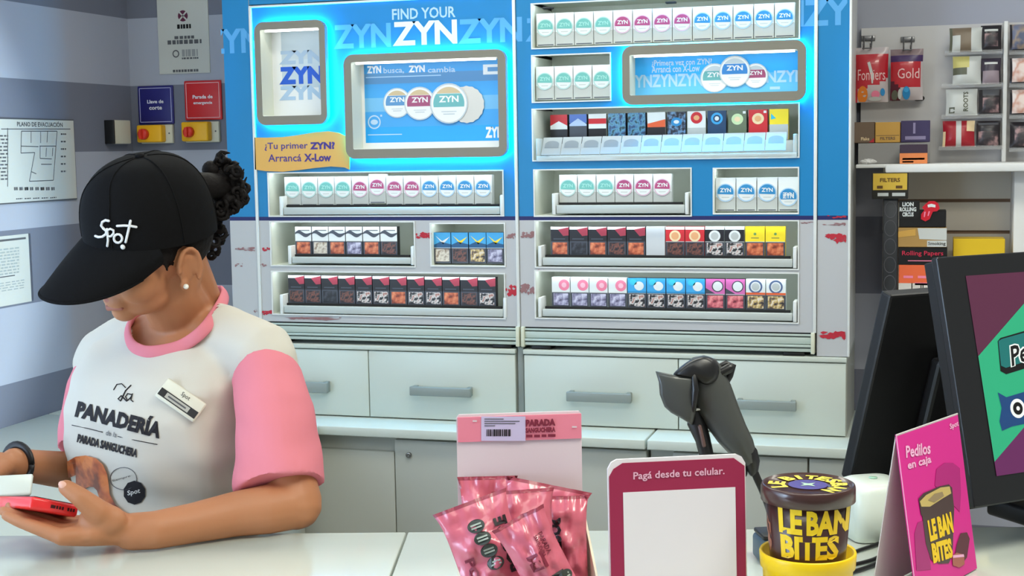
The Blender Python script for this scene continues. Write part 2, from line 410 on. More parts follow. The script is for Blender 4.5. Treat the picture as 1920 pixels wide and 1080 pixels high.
# drawer units standing on the worktop
YD = 3.945
ZT = .985
def drawer_unit(x0, x1, xm, h1, h2, label):
    t_ = thing('drawer_unit', label, 'drawer unit', ((x0+x1)/2, YD, ZW), group='white drawer units under the display cabinets')
    b = MB(); b.box(x0, x1, YD+.02, YB-.01, ZW, ZT-.012, shade); b.build('carcass', t_, world=True)
    b = MB(); b.bbox(x0, x1, YD-.004, YB-.01, ZT-.014, ZT, white, .002); b.build('top_panel', t_, world=True)
    for (a, c, hp) in ((x0+.002, xm-.0015, h1), (xm+.0015, x1-.002, h2)):
        b = MB(); b.bbox(a, c, YD, YD+.019, ZW+.004, ZT-.017, white, .0015); d = b.build('drawer', t_, world=True)
        l, t, r, bt = hp
        ha, hz1 = P2(l, t, YD-.035); hb, hz0 = P2(r, bt, YD-.035)
        hz1 = P2((l+r)/2, t, YD-.035)[1]; hz0 = P2((l+r)/2, bt, YD-.035)[1]
        b = MB(); b.bbox(ha, hb, YD-.035, YD-.022, hz0, hz1, grey, .003)
        for q in (ha+.004, hb-.018): b.bbox(q, q+.014, YD-.03, YD+.001, hz0, hz1, grey, .002)
        b.build('handle', d, world=True)
xl0 = -2.06; xc = P2(970, 720, YD)[0]; xcr = P2(982, 720, YD)[0]
drawer_unit(xl0, xc-.004, P2(692, 730, YD)[0], (500, 716, 613, 736), (767, 727, 882, 744), 'left white drawer unit with two grey bar handles under the display cabinet')
drawer_unit(xcr, -.218, P2(1272, 760, YD)[0], (1061, 737, 1183, 755), (1378, 752, 1493, 770), 'right white drawer unit with two grey bar handles behind the scanner')
b = MB(); b.bbox(xc-.001, xcr-.002, YD+.01, YD+.03, ZW+.02, ZT+.006, mat('post_grey', (132, 138, 134), .4), .002)
solo(b, 'divider_post', 'short grey upright post between the two white drawer units', 'post', ((xc+xcr)/2, YD+.02, ZW), world=True)

# ================================================================== display cabinets
blue = mat('cabinet_blue', (17, 126, 184), .42, .4)
navy = mat('navy_stripe', (28, 34, 96), .5)
pgrey = mat('panel_grey', (188, 189, 192), .45, .35)
trimw = mat('trim_white', (226, 228, 226), .4)
fascia = mat('fascia_grey', (184, 196, 188), .4)
dk = mat('dark_gap', (46, 46, 46), .8, .1)
fr_grey = mat('frame_taupe', (128, 124, 111), .45)
tx_l = mat('print_sky', (86, 164, 222), .45); tx_w = mat('print_white', (236, 240, 246), .45); tx_p = mat('print_pale', (178, 206, 232), .45)
redp = mat('print_red', (188, 40, 58), .6); redf = mat('print_faded_red', (150, 110, 112), .6)
inner = mat('niche_white', (222, 226, 214), .5)
cyan_led = mat('cyan_light', (0, 205, 255), .5, emit=130, ecol=(0, 185, 255))
led = mat('white_light', (255, 255, 255), .5, emit=7, ecol=(235, 248, 255))
ZNAV = onY(980, 405.5, YC).z, onY(980, 413, YC).z
ZTOP = 2.019; ZBOT = 1.052
XA0, XA1, XB1 = -2.008, -1.158, -.303
def rectw(l, t, r, bt, Y=YC):
    xm, ym = (l+r)/2, (t+bt)/2
    return onY(l, ym, Y).x, onY(r, ym, Y).x, onY(xm, bt, Y).z, onY(xm, t, Y).z
NICH = dict(A=(505, 323, 943, 404), B=(509, 417, 777, 498), C=(809, 420, 946, 498), D=(512, 512, 946, 592),
            E=(1003, 318, 1295, 404), F=(1339, 316, 1496, 399.5), G=(1005, 415, 1496, 502), H=(1005, 511, 1496, 600),
            I=(998, -3, 1498, 81), J=(999, 103, 1144, 189), K=(1000, 200, 1497, 297))
NW = {k: rectw(*v) for k, v in NICH.items()}
FRM = dict(P1=((480, 39, 612, 234), (491, 54, 601, 217)), P2=((647, 97, 950, 296), (661, 112, 935, 278)), P3=((1167, 80, 1511, 193), (1181, 98, 1496, 175)))
FO = {k: rectw(*v[0], YC-.03) for k, v in FRM.items()}
FI = {k: rectw(*v[1], YC-.03) for k, v in FRM.items()}
def panel(b, x0, x1, z0, z1, holes, y, mfn, extra=()):
    xs = sorted({x0, x1} | {h[i] for h in holes for i in (0, 1) if x0 < h[i] < x1})
    zs = sorted({z0, z1} | {h[i] for h in holes for i in (2, 3) if z0 < h[i] < z1} | {e for e in extra if z0 < e < z1})
    for i in range(len(xs)-1):
        for j in range(len(zs)-1):
            cx, cz = (xs[i]+xs[i+1])/2, (zs[j]+zs[j+1])/2
            if any(h[0] < cx < h[1] and h[2] < cz < h[3] for h in holes): continue
            b.quad2(xs[i], xs[i+1], zs[j], zs[j+1], y, mfn(cz))
def pmat(z): return blue if z > ZNAV[0] else navy if z > ZNAV[1] else pgrey
def streak(b, l, t, r, bt, mt, n=10, y=None):
    n = int(n*1.5)
    rnd = random.Random(int(l*13+t)); y = YC-.0008 if y is None else y
    for q_ in range(n):
        y -= .00004
        a = rnd.uniform(l, r); c = min(r, a+rnd.uniform(.1, .5)*(r-l)); yy = rnd.uniform(t, bt); h = rnd.uniform(.18, .42)*(bt-t)
        (xa, za), (xb_, zb2) = P2(a, yy, y), P2(c, yy+rnd.uniform(-1, 1), y); hh = h/620
        xm = xa+(xb_-xa)*rnd.uniform(.3, .7)
        b.poly2([(xa, za), (xm, za-hh), (xb_, zb2), (xm, za+hh*.6)], y, mt)
def ztext(b, s, l, t, r, bt, mt, bold, clip, y=YC-.0006):
    x0, x1, z0, z1 = rectw(l, t, r, bt, y)
    c = rectw(*clip, y) if clip else None
    b.text2(s, x0, x1, z0, z1, y, mt, bold, c)

def niche(t_, key, depth=.22, mt=inner):
    x0, x1, z0, z1 = NW[key]; b = MB(); y0, y1 = YC+.001, YC+depth
    b.poly([(x0, y1, z0), (x1, y1, z0), (x1, y1, z1), (x0, y1, z1)], mt)
    b.poly([(x0, y0, z0), (x0, y1, z0), (x0, y1, z1), (x0, y0, z1)], mt); b.poly([(x1, y1, z0), (x1, y0, z0), (x1, y0, z1), (x1, y1, z1)], mt)
    zc = z1+.009; b.poly([(x0, y0, zc), (x0, y1, zc), (x1, y1, zc), (x1, y0, zc)], mt); b.poly([(x0, y1, z1), (x1, y1, z1), (x1, y1, zc), (x0, y1, zc)], mt); b.poly([(x0, y1, z0), (x0, y0, z0), (x1, y0, z0), (x1, y1, z0)], mt)
    n_ = b.build('niche', t_, world=True)
    b = MB(); b.box(x0+.01, x1-.01, YC+.010, YC+.024, z1+.0025, z1+.008, led); b.build('light_strip', n_, world=True)
    return n_
def edges(t_, key):
    x0, x1, z0, z1 = NW[key]; b = MB(); e = .0035
    b.box(x0-e, x1+e, YC-.004, YC+.002, z0-e, z0, trimw); b.box(x0-e, x1+e, YC-.004, YC+.002, z1, z1+e, trimw)
    b.box(x0-e, x0, YC-.004, YC+.002, z0, z1, trimw); b.box(x1, x1+e, YC-.004, YC+.002, z0, z1, trimw)
    b.build('niche_trim', t_, world=True)
trayg = mat('tray_grey', (190, 196, 193), .4)
def tray(t_, l, t, r, bt, brk=True):
    """white pull-out tray front with upright end brackets, px rect of the front"""
    Y = YC+.004
    x0, x1, z0, z1 = rectw(l, t, r, bt, Y); b = MB()
    b.bbox(x0, x1, Y, Y+.12, z0, z0+.012, trayg, .002); b.bbox(x0, x1, Y-.006, Y+.004, z0, z1, trayg, .002)
    tr = b.build('tray', t_, world=True)
    b = MB(); b.box(x0+.006, x1-.006, Y+.003, Y+.011, z1, z1+.007, dk); b.build('tray_shade_strip', tr, world=True)  # solid dark strip imitating shade along the top of the tray front
    if brk:
        for q in (x0-.012, x1+.002):
            b = MB(); b.bbox(q, q+.010, Y-.009, Y+.05, z0-.003, z1+.034, trimw, .002); b.build('bracket', tr, world=True)
    return z1+.007
def rrect(x0, x1, z0, z1, r, n=6):
    p = []
    for cx, cz, a in ((x1-r, z1-r, 0), (x0+r, z1-r, 90), (x0+r, z0+r, 180), (x1-r, z0+r, 270)):
        for k in range(n+1): q = math.radians(a+90*k/n); p.append((cx+r*math.cos(q), cz+r*math.sin(q)))
    return p
def poster_frame(t_, key, poster_fn):
    """raised frame with a cyan light behind it and a poster set back inside"""
    o, i = FO[key], FI[key]; yf, yb = YC-.034, YC-.012
    po, pi = rrect(*o, .03), rrect(*i, .004); n = len(po); b = MB()
    vs = [(x, yf, z) for x, z in po]+[(x, yf, z) for x, z in pi]+[(x, yb, z) for x, z in po]+[(x, yb, z) for x, z in pi]
    fs = []
    for k in range(n):
        q = (k+1) % n
        fs += [(k, q, n+q, n+k), (2*n+k, 2*n+q, q, k), (2*n+k, 3*n+k, 3*n+q, 2*n+q)]
    b.add(vs, fs, fr_grey); f_ = b.build('poster_frame', t_, world=True)
    # lamp strip behind the frame
    e = .010; pl = rrect(o[0]+e, o[1]-e, o[2]+e, o[3]-e, .022); b = MB()
    vs = [(x, YC-.011, z) for x, z in pl]+[(x, YC-.0015, z) for x, z in pl]
    b.add(vs, [(k, (k+1) % n, n+(k+1) % n, n+k) for k in range(n)], cyan_led); b.build('light_strip', f_, world=True)
    # recess
    yr = YC+.045; vs = [(x, yf, z) for x, z in pi]+[(x, yr, z) for x, z in pi]; b = MB()
    b.add(vs, [(k, n+k, n+(k+1) % n, (k+1) % n) for k in range(n)], inner); b.build('recess', f_, world=True)
    b = MB(); poster_fn(b, i, yr-.001); b.build('poster', f_, world=True)
    b = MB(); b.box(i[0]+.01, i[1]-.01, yf+.012, yf+.02, i[3]-.006, i[3]-.002, mat('poster_light', (255, 255, 255), .5, emit=5)); b.build('lamp_tube', f_, world=True)
sky_a = mat('poster_blue', (64, 158, 226), .4); sky_b = mat('poster_sky', (112, 180, 226), .4); sky_c = mat('poster_cyan', (30, 160, 238), .4)
teal_p = mat('poster_teal', (104, 172, 176), .4); berry_p = mat('poster_berry', (158, 74, 112), .4); steel_p = mat('poster_steel', (88, 142, 192), .4)
pw = mat('poster_white', (228, 230, 232), .4); tan_p = mat('poster_tan', (196, 176, 140), .4); mist_p = mat('poster_mist', (186, 198, 206), .4)
deep_p = mat('poster_deep', (30, 88, 200), .4); sky_t = mat('poster_text', (168, 206, 236), .4)
def tin(b, cx, cz, r, col, y, capcol=None):
    b.disc2(cx, cz, r, r, y, pw, 32); b.ring2(cx, cz, r*.93, r, y-.0002, mist_p)
    b.disc2(cx, cz, r*.82, r*.82, y-.0003, capcol or tan_p, 20, math.radians(38), math.radians(142))
    pts = [(cx+r*.82*math.cos(a), cz+r*.82*math.sin(a)) for a in [math.radians(d) for d in range(-12, 39, 6)]]
    pts += [(cx-(x-cx), z) for x, z in reversed(pts)]
    b.poly2(pts, y-.0004, col)
    b.text2('ZYN', cx-r*.52, cx+r*.52, cz+r*.06, cz+r*.38, y-.0006, pw, .03)
    b.quad2(cx-r*.4, cx+r*.4, cz-r*.42, cz-r*.38, y-.0006, mist_p); b.quad2(cx-r*.3, cx+r*.3, cz-r*.55, cz-r*.5, y-.0006, mist_p)
def PXi(px, py, y): p = onY(px, py, y); return p.x, p.z
def poster1(b, i, y):
    b.quad2(i[0]-.02, i[1]+.02, i[2]-.02, i[3]+.02, y, pw)
    x0, x1, z0, z1 = i[0]+.032, i[1]+.01, i[2], i[3]
    for k, mt in enumerate((mist_p, mat('poster_grey', (170, 180, 186), .4), mat('poster_ice', (190, 204, 214), .4))):
        b.quad2(x0, x1, z0+(z1-z0)*k/3, z0+(z1-z0)*(k+1)/3, y-.0004, [pw, mat('poster_ice', (190, 204, 214), .4), mist_p][k])
    for s, (t, bt), mt in (('ZYN', (96, 118), mat('poster_ghost', (160, 182, 206), .4)), ('ZYN', (126, 156), deep_p), ('ZYN', (162, 186), mat('poster_haze', (168, 194, 220), .4))):
        l, zt = PXi(523, t, y); r, zb2 = PXi(607, bt, y); b.text2(s, l, r, zb2, zt, y-.001, mt, .06, (i[0]-.02, i[1]+.01, i[2], i[3]))
def poster2(b, i, y):
    x0, z1 = PXi(682, 112, y)[0], i[3]+.02; x1 = i[1]+.02; z0 = PXi(800, 266, y)[1]
    b.quad2(i[0]-.02, i[1]+.02, i[2]-.02, i[3]+.02, y, pw)
    H = z1-z0
    for a, c, mt in ((0, .18, sky_c), (.18, .36, sky_a), (.36, .52, sky_b), (.52, .68, sky_a), (.68, .80, steel_p), (.80, 1, sky_a)):
        b.quad2(x0, x1, z0+H*a, z0+H*c, y-.0004, mt)
    cl = (x0, i[1]+.02, i[2], i[3]+.02)
    def tx(s, l, t, r, bt, mt, bold=.02):
        xa, zt = PXi(l, t, y); xb_, zb2 = PXi(r, bt, y); b.text2(s, xa, xb_, zb2, zt, y-.001, mt, bold, cl)
    tx('ZYN', 688, 124, 715, 137, tx_w, .05); tx('busca,', 719, 127, 758, 138, tx_p); tx('ZYN', 766, 123, 797, 135, tx_w, .05); tx('cambia', 802, 126, 854, 135, tx_p)
    xa, za = PXi(686, 143, y); xb_, zb2 = PXi(827, 141, y); b.quad2(xa, xb_, zb2-.0015, zb2+.0015, y-.0008, sky_t)
    xa, za = PXi(906, 140, y); xb_, zb2 = PXi(940, 120, y); b.quad2(xa, xb_, za, zb2, y-.0006, pw); b.quad2(xa+.014, xb_, za+.009, zb2-.008, y-.0008, steel_p)
    for k, (px, py, rp, col) in enumerate(((745, 193, 27, steel_p), (788, 194, 30, berry_p))):
        cx, cz = PXi(px, py, y); tin(b, cx, cz, rp/620*1.03, col, y-.002-.002*k)
    cx, cz = PXi(876, 196, y); rr = 33/620; b.poly2([(cx+rr*(1+.04*(k % 2))*math.cos(k*math.pi/18), cz+rr*(1+.04*(k % 2))*math.sin(k*math.pi/18)) for k in range(36)], y-.005, mat('poster_bone', (206, 204, 200), .4))
    cx, cz = PXi(843, 194, y); tin(b, cx, cz, 37/620, teal_p, y-.007)
    cx, cz = PXi(702, 229, y); b.ring2(cx, cz, .017, .021, y-.001, tx_p); b.disc2(cx, cz, .012, .008, y-.001, tx_p); b.quad2(cx+.02, cx+.026, cz+.016, cz+.022, y-.001, tx_p)
    xa, za = PXi(690, 253, y); xb_, _ = PXi(754, 252, y); b.quad2(xa, xb_, za-.0015, za+.0015, y-.001, sky_t)
    tx('ZYN', 910, 238, 945, 258, tx_w, .05)
def poster3(b, i, y):
    x0 = PXi(1191, 140, y)[0]; b.quad2(i[0]-.02, i[1]+.02, i[2]-.02, i[3]+.02, y, pw)
    H = i[3]-i[2]; z1 = PXi(1350, 99, y)[1]; z0 = PXi(1350, 178, y)[1]
    b.quad2(x0, i[1]+.02, (z0+z1)/2, z1, y-.0004, mat('poster_azure', (46, 170, 246), .4)); b.quad2(x0, i[1]+.02, z0-.02, (z0+z1)/2, y-.0004, mat('poster_azure_pale', (96, 184, 236), .4))
    cl = (x0, i[1]+.02, i[2], i[3]+.02)
    def tx(s, l, t, r, bt, mt, bold=.02, yo=.001):
        xa, zt = PXi(l, t, y); xb_, zb2 = PXi(r, bt, y); b.text2(s, xa, xb_, zb2, zt, y-yo, mt, bold, cl)
    tx('¿Primera vez con ZYN?', 1222, 113, 1335, 123, tx_p); tx('Arrancá con X-Low', 1222, 124, 1312, 134, tx_p)
    tx('YNZYNZYN', 1190, 141, 1318, 161, sky_t, .03); tx('NZYN', 1437, 133, 1510, 153, sky_t, .03)
    for k, (px, py, rp, col) in enumerate(((1340, 146, 26, teal_p), (1417, 142, 22, berry_p), (1378, 134, 28, mat('poster_royal', (56, 130, 200), .4)))):
        cx, cz = PXi(px, py, y); tin(b, cx, cz, rp/640, col, y-.002-.002*k, mist_p)
    cx, cz = PXi(1453, 165, y); b.quad2(cx-.014, cx+.014, cz-.004, cz+.004, y-.001, sky_t)
def unit(x0, x1, keys, holes_p, label):
    t_ = thing('display_cabinet', label, 'display cabinet', ((x0+x1)/2, YC, ZT), group='tall tobacco display cabinets')
    b = MB(); holes = [NW[k] for k in keys]+[FI[k] for k in holes_p]
    panel(b, x0, x1, ZBOT, ZTOP, holes, YC, pmat, ZNAV)
    return t_, b
def carcass(t_, x0, x1):
    b = MB(); y0, y1 = YC+.002, YB-.02
    b.poly([(x0, y0, ZT+.012), (x0, y1, ZT+.012), (x0, y1, ZTOP), (x0, y0, ZTOP)], trimw); b.poly([(x1, y1, ZT+.012), (x1, y0, ZT+.012), (x1, y0, ZTOP), (x1, y1, ZTOP)], trimw)
    b.poly([(x0, y1, ZT+.012), (x1, y1, ZT+.012), (x1, y1, ZTOP), (x0, y1, ZTOP)], trimw); b.poly([(x0, y0, ZTOP), (x1, y0, ZTOP), (x1, y1, ZTOP), (x0, y1, ZTOP)], trimw)
    b.poly([(x0, y0, ZT+.012), (x0, y1, ZT+.012), (x1, y1, ZT+.012), (x1, y0, ZT+.012)], trimw)
    b.build('carcass', t_, world=True)
    b = MB(); za = ZBOT; zb_ = ZT+.012; y = YC-.004     # roller fascia below the niches
    b.box(x0+.012, x1-.012, y+.006, YC+.03, zb_, za, dk)
    b.bbox(x0+.012, x1-.012, y-.002, YC, za-.010, za-.004, fascia, .001); b.bbox(x0+.012, x1-.012, y, YC+.01, zb_+.022, za-.013, fascia, .002)
    b.bbox(x0+.012, x1-.012, y-.006, YC, zb_+.014, zb_+.021, fascia, .002); b.bbox(x0+.012, x1-.012, y-.002, YC, zb_+.001, zb_+.011, fascia, .002)
    b.build('shutter_fascia', t_, world=True)
    for q in (x0+.002, x1-.013):
        b = MB(); b.bbox(q, q+.011, YC-.012, YC+.02, zb_-.004, za+.001, mat('post_cream', (214, 214, 192), .45), .002); b.build('end_post', t_, world=True)
    for q in (x0+.03, x1-.09):
        b = MB(); b.bbox(q, q+.06, YC+.0, YC+.06, ZT, zb_, mat('black_plastic', (24, 24, 26), .4), .003); b.build('foot', t_, world=True)
# ---- left unit
LU, b = unit(XA0, XA1-.0005, 'ABCD', ['P1', 'P2'], 'left display cabinet with two light-framed posters and an orange banner')
CLL = (467, -5, 963, 400)
ztext(b, 'FIND YOUR', 735, 14, 854, 35, tx_p, .02, None)
ztext(b, 'ZYN', 736, 39, 857, 84, tx_w, .035, None)
ztext(b, 'ZYN', 625, 45, 733, 90, tx_l, .035, None); ztext(b, 'ZYN', 859, 34, 979, 80, tx_l, .035, (800, 0, 966, 200)); ztext(b, 'ZYN', 384, 54, 488, 100, tx_l, .035, (467, 0, 490, 300))
for a in ((487, 464, 508, 471, redp, 8), (486, 582, 512, 590, redp, 14), (520, 594, 640, 599, redf, 14), (776, 436, 809, 446, redp, 14), (947, 436, 972, 446, redf, 10), (947, 536, 974, 552, redp, 16), (487, 494, 500, 500, redf, 6)): streak(b, *a)
b.build('front_panel', LU, world=True); carcass(LU, XA0, XA1-.0005)
for k in 'ABCD': niche(LU, k); edges(LU, k)
poster_frame(LU, 'P1', poster1); poster_frame(LU, 'P2', poster2)
# orange wavy banner
ob = mat('banner_orange', (224, 172, 88), .5); tp = mat('print_purple', (72, 52, 132), .5)
top = [(477, 258), (500, 258), (530, 257), (560, 253), (590, 248), (615, 246), (635, 249), (650, 256), (657, 262)]
bot = [(655, 318), (646, 314), (620, 312), (590, 315), (560, 319), (530, 322), (500, 321), (478, 318)]
b = MB(); b.prism([PXi(x, y, YC-.006) for x, y in top+bot][::-1], YC-.006, YC-.001, ob)
bn = b.build('banner', LU, world=True, fix=True); b = MB()
for s, q, bo in (('¿Tu primer', (496, 267, 577, 283), .01), ('ZYN?', (581, 266, 628, 280), .05), ('Arrancá', (503, 289, 565, 303), .01), ('X-Low', (570, 288, 621, 303), .04)):
    ztext(b, s, *q, tp, bo, None, YC-.0068)
b.build('lettering', bn, world=True)
# ---- right unit
RU, b = unit(XA1+.0005, XB1, 'EFGHIJK', ['P3'], 'right display cabinet with wide light-framed poster and seven niches of packs')
ztext(b, 'ZYN', 859, 34, 979, 80, tx_l, .035, (966.5, 0, 1000, 200)); ztext(b, 'ZYN', 985, 32, 1100, 76, tx_l, .035, (966.5, 0, 995, 200))
ztext(b, 'NZYN', 1462, -2, 1640, 48, tx_l, .035, (1501, -20, 1529, 200))
for a in ((974, 434, 1003, 444, redf, 12), (974, 534, 1003, 550, redf, 12), (1499, 416, 1530, 419, redf, 6), (1003, 505, 1020, 508, redf, 3)): streak(b, *a)
b.build('front_panel', RU, world=True); carcass(RU, XA1+.0005, XB1)
for k in 'EFGHIJK': niche(RU, k); edges(RU, k)
poster_frame(RU, 'P3', poster3)
for k, px in enumerate((1028, 1258)):
    p = onY(px, 22 if k == 0 else 2, YC+.03)
    b = MB(); b.bbox(p.x-.015, p.x+.015, YC+.02, YC+.04, NW['I'][3]-.012, NW['I'][3]-.006, dk, .002); b.build('clip', RU, world=True)
# vertical white edge trims and side panels
for x, u_ in ((XA0+.004, LU), (XA1-.0055, LU), (XB1-.003, RU)):
    b = MB(); b.bbox(x-.0045, x+.0045, YC-.006, YC+.002, ZBOT+.0, ZTOP, trimw, .001); b.build('edge_trim', u_, world=True)
for x0, x1, u_ in ((XA0, XA1-.004, LU), (XA1+.004, XB1, RU)):
    b = MB(); b.bbox(x0, x1, YC-.006, YC+.002, ZTOP-.002, ZTOP+.004, trimw, .001); b.build('top_trim', u_, world=True)
SUR = thing('cabinet_surround', 'blue and grey surround panels framing both display cabinets left, right and above', 'cabinet surround', ((XA0+XB1)/2, YC, ZT))
def side(x0, x1, zb_, tr, txt, stk, px_clip):
    t_ = SUR
    b = MB(); panel(b, x0, x1, zb_, 2.18, [], YC-.0005, pmat, ZNAV)
    for a in txt: ztext(b, a[0], *a[1], tx_l, .035, px_clip, YC-.0011)
    for a in stk: streak(b, *a, y=YC-.0013)
    b.box(x0, x1, YC, YC+.02, zb_, 2.18, trimw); b.box(tr, tr+.012, YC, YB-.02, zb_, 2.18, trimw) if tr > x0+.02 else b.box(x0, x0+.012, YC, YB-.02, zb_, 2.18, trimw)
    return b.build('side_panel', t_, world=True)
side(-2.100, XA0-.002, ZT+.002, -2.1, [('ZYN', (384, 54, 488, 100))], [(440, 464, 478, 470, redf, 10), (437, 494, 455, 500, redf, 6), (474, 580, 482, 585, redf, 4)], (417, 0, 466, 300))
t_ = side(XB1+.003, -.217, ZT+.002, -.229, [('NZYN', (1462, -2, 1640, 48))], [(1534, 418, 1586, 422, redf, 10), (1545, 439, 1587, 452, redp, 16), (1534, 622, 1586, 634, redp, 18), (1550, 404, 1587, 408, redp, 8)], (1533, -20, 1588, 200))
b = MB(); b.bbox(-.2175, -.211, YC-.004, YC+.01, ZT+.002, 2.18, trimw, .001); b.build('edge_trim', t_, world=True)
b = MB(); b.box(XA0, XB1, YC-.0, YC+.02, ZTOP+.008, 2.18, blue)
b.build('header_panel', SUR, world=True)
# ================================================================== packs in the niches
cw = mat('carton_white', (226, 230, 230), .4); cside = mat('carton_side', (190, 194, 192), .5)
tealc = mat('disc_teal', (112, 186, 178), .4); tealt = mat('disc_mint', (160, 216, 208), .4)
pinkc = mat('disc_berry', (176, 74, 120), .4); bluec = mat('disc_blue', (48, 138, 196), .4)
blk = mat('pack_black', (36, 34, 38), .4); redc = mat('pack_red', (206, 44, 52), .4); yelc = mat('pack_yellow', (246, 218, 46), .4)
ltb = mat('pack_sky', (64, 164, 222), .4); mag = mat('pack_magenta', (214, 110, 178), .4); dgr = mat('pack_slate', (70, 74, 84), .4)
pnk = mat('pack_pink', (240, 132, 160), .4); cre = mat('pack_cream', (240, 214, 170), .4); grn = mat('pack_green', (104, 150, 88), .4); org = mat('pack_orange', (224, 96, 52), .4)
ph_d = photo('warning_dark', [(30, 27, 30), (62, 44, 44), (128, 76, 60), (52, 48, 52)], 70)
ph_b = photo('warning_black', [(22, 22, 26), (34, 34, 40), (60, 60, 70)], 60)
ph_o = photo('warning_orange', [(120, 52, 34), (196, 98, 62), (224, 140, 96)], 50)
ph_w = photo('warning_hands', [(28, 26, 28), (50, 44, 46), (222, 218, 216), (170, 120, 110)], 75)
ph_l = photo('warning_lilac', [(90, 86, 112), (150, 146, 178), (206, 204, 224)], 70)
ph_y = photo('warning_mixed', [(50, 44, 48), (120, 100, 86), (208, 180, 110), (226, 214, 200)], 80)
ph_r = photo('warning_pink', [(120, 50, 62), (206, 100, 112), (232, 150, 150)], 60)
ph_p = photo('warning_pale', [(188, 176, 160), (222, 214, 200), (150, 130, 110)], 60)
def pack_mesh(kind, w, h, d=.023):
    b = MB(); x0, x1 = -w/2+.0012, w/2-.0012; f = -.0004; g = -.0008; W = x1-x0
    zz = lambda t: h*t
    body = {'t': cw, 'b': cw, 'p': cw}.get(kind[0], blk)
    if kind in ('teal', 'berry', 'blue', 'blue_low', 'blank', 'white_pink', 'white_ring', 'swirl', 'mixed_white_red', 'mixed_redband', 'mixed_tri'): body = cw
    if kind == 'yellow': body = yelc
    if kind == 'mixed_yellow': body = yelc
    if kind in ('red', 'mixed_red'): body = redc
    b.box(x0, x1, 0, d, 0, h, body)
    def half(top, bot, line=True):
        b.quad2(x0, x1, h*.5, h, f, top); b.quad2(x0, x1, 0, h*.5, f, dgr); b.quad2(x0+W*.09, x1-W*.09, h*.06, h*.46, g-.0001, bot)
        if line: b.quad2(x0, x1, h*.49, h*.51, g, cside)
    if kind in ('teal', 'berry', 'blue', 'blue_low'):
        col = {'teal': tealc, 'berry': pinkc, 'blue': bluec, 'blue_low': bluec}[kind]
        b.quad2(x0, x1, 0, h*.42, f, mat('carton_grey', (188, 192, 188), .45))
        r = W*.47; cz = h*(.56 if kind != 'blue_low' else .42)
        rings = [[Vector((r*math.cos(2*math.pi*k/24), y, cz+r*math.sin(2*math.pi*k/24))) for k in range(24)] for y in (f, f-.002)]
        b.loft(rings, cw, smooth=False); y = f-.0024
        pal = {tealc: mat('ring_mint', (178, 212, 208), .4), pinkc: mat('ring_rose', (216, 178, 198), .4), bluec: mat('ring_sky', (168, 204, 232), .4)}[col]
        b.ring2(0, cz, r*.86, r*.97, y, pal, 24)
        a0 = -14
        pts = [(r*.86*math.cos(math.radians(a)), cz+r*.86*math.sin(math.radians(a))) for a in range(a0, 181-a0, 12)]
        b.poly2(pts, y, col); b.text2('ZYN', -r*.6, r*.6, cz+r*.05, cz+r*.48, y-.0004, tealt if kind == 'teal' else cw, .03)
        if kind == 'blue_low': b.quad2(-r*.8, r*.8, cz-r*.25, cz+r*.4, y-.0002, col); b.text2('ZYN', -r*.6, r*.6, cz-r*.15, cz+r*.3, y-.0006, cw, .03)
        b.quad2(-r*.4, r*.4, cz-r*.55, cz-r*.48, y, cside)
        b.quad2(x0+.004, x1-.004, h*.02, h*.05, g, dgr)
    elif kind.startswith('swirl'):
        half(cw, {'a': ph_o, 'b': ph_p, 'c': ph_l, 'd': ph_d}[kind[-1]])
        n = 12; up = [(x0+W*i/n, h*(.70+.07*math.sin(i/n*6.3+.6))) for i in range(n+1)]; lo = [(x, z+h*(.05+.09*math.sin(math.pi*i/n))) for i, (x, z) in enumerate(up)]
        b.poly2(up+lo[::-1], g, dgr)
        b.quad2(x0+W*.2, x1-W*.1, h*.86, h*.885, g, dgr)
    elif kind.startswith('azure'):
        half(ltb, {'a': ph_p, 'b': ph_d, 'c': ph_y, 'd': ph_l}[kind[-1]])
        b.poly2([(x0+W*.1, h*.9), (x0+W*.5, h*.72), (x1-W*.05, h*.86), (x0+W*.55, h*.62)], g, cw if kind[-1] == 'a' else yelc); b.poly2([(x0, h*.52), (x1, h*.52), (x1, h*.62), (x0+W*.4, h*.7), (x0, h*.6)], g, mat('pack_navy', (30, 84, 130), .4))
    elif kind.startswith('dark'):
        half(blk, {'d': ph_d, 'o': ph_o, 'w': ph_w, 'b': ph_b}[kind[-1]], False)
        b.quad2(x0, x1, h*.90, h, g, cw); b.poly2([(x0+W*.4, h*.90), (x1, h*.98), (x1, h*.70), (x0+W*.7, h*.68)], g-.0002, mat('pack_crimson', (168, 58, 76), .4))
        b.quad2(x0+W*.15, x1-W*.2, h*.56, h*.6, g, dgr)
        if kind[-1] == 'b': b.quad2(x0+W*.12, x1-W*.12, h*.44, h*.455, g, cside)
    elif kind == 'blank':
        b.quad2(x0, x1, 0, h, f, mat('spacer_grey', (196, 200, 204), .45))
    elif kind in ('red', 'black_disc'):
        half(redc if kind == 'red' else blk, ph_d if kind == 'red' else ph_w)
        b.quad2(x0, x1, h*.9, h, g, cw); b.disc2(0, h*.69, W*.3, W*.3, g, cre if kind == 'red' else cw); b.disc2(0, h*.69, W*.2, W*.2, g-.0003, mat('pack_peach', (232, 170, 120), .4) if kind == 'red' else cside)
    elif kind == 'yellow':
        half(yelc, ph_o); b.disc2(0, h*.76, W*.07, W*.07, g, grn); b.quad2(-W*.2, W*.2, h*.62, h*.64, g, dgr)
    elif kind == 'white_pink':
        half(cw, ph_l); b.disc2(W*.18, h*.74, W*.3, W*.3, g, pnk); b.disc2(W*.18, h*.74, W*.14, W*.14, g-.0003, mat('pack_rose', (250, 190, 206), .4))
    elif kind == 'cyan':
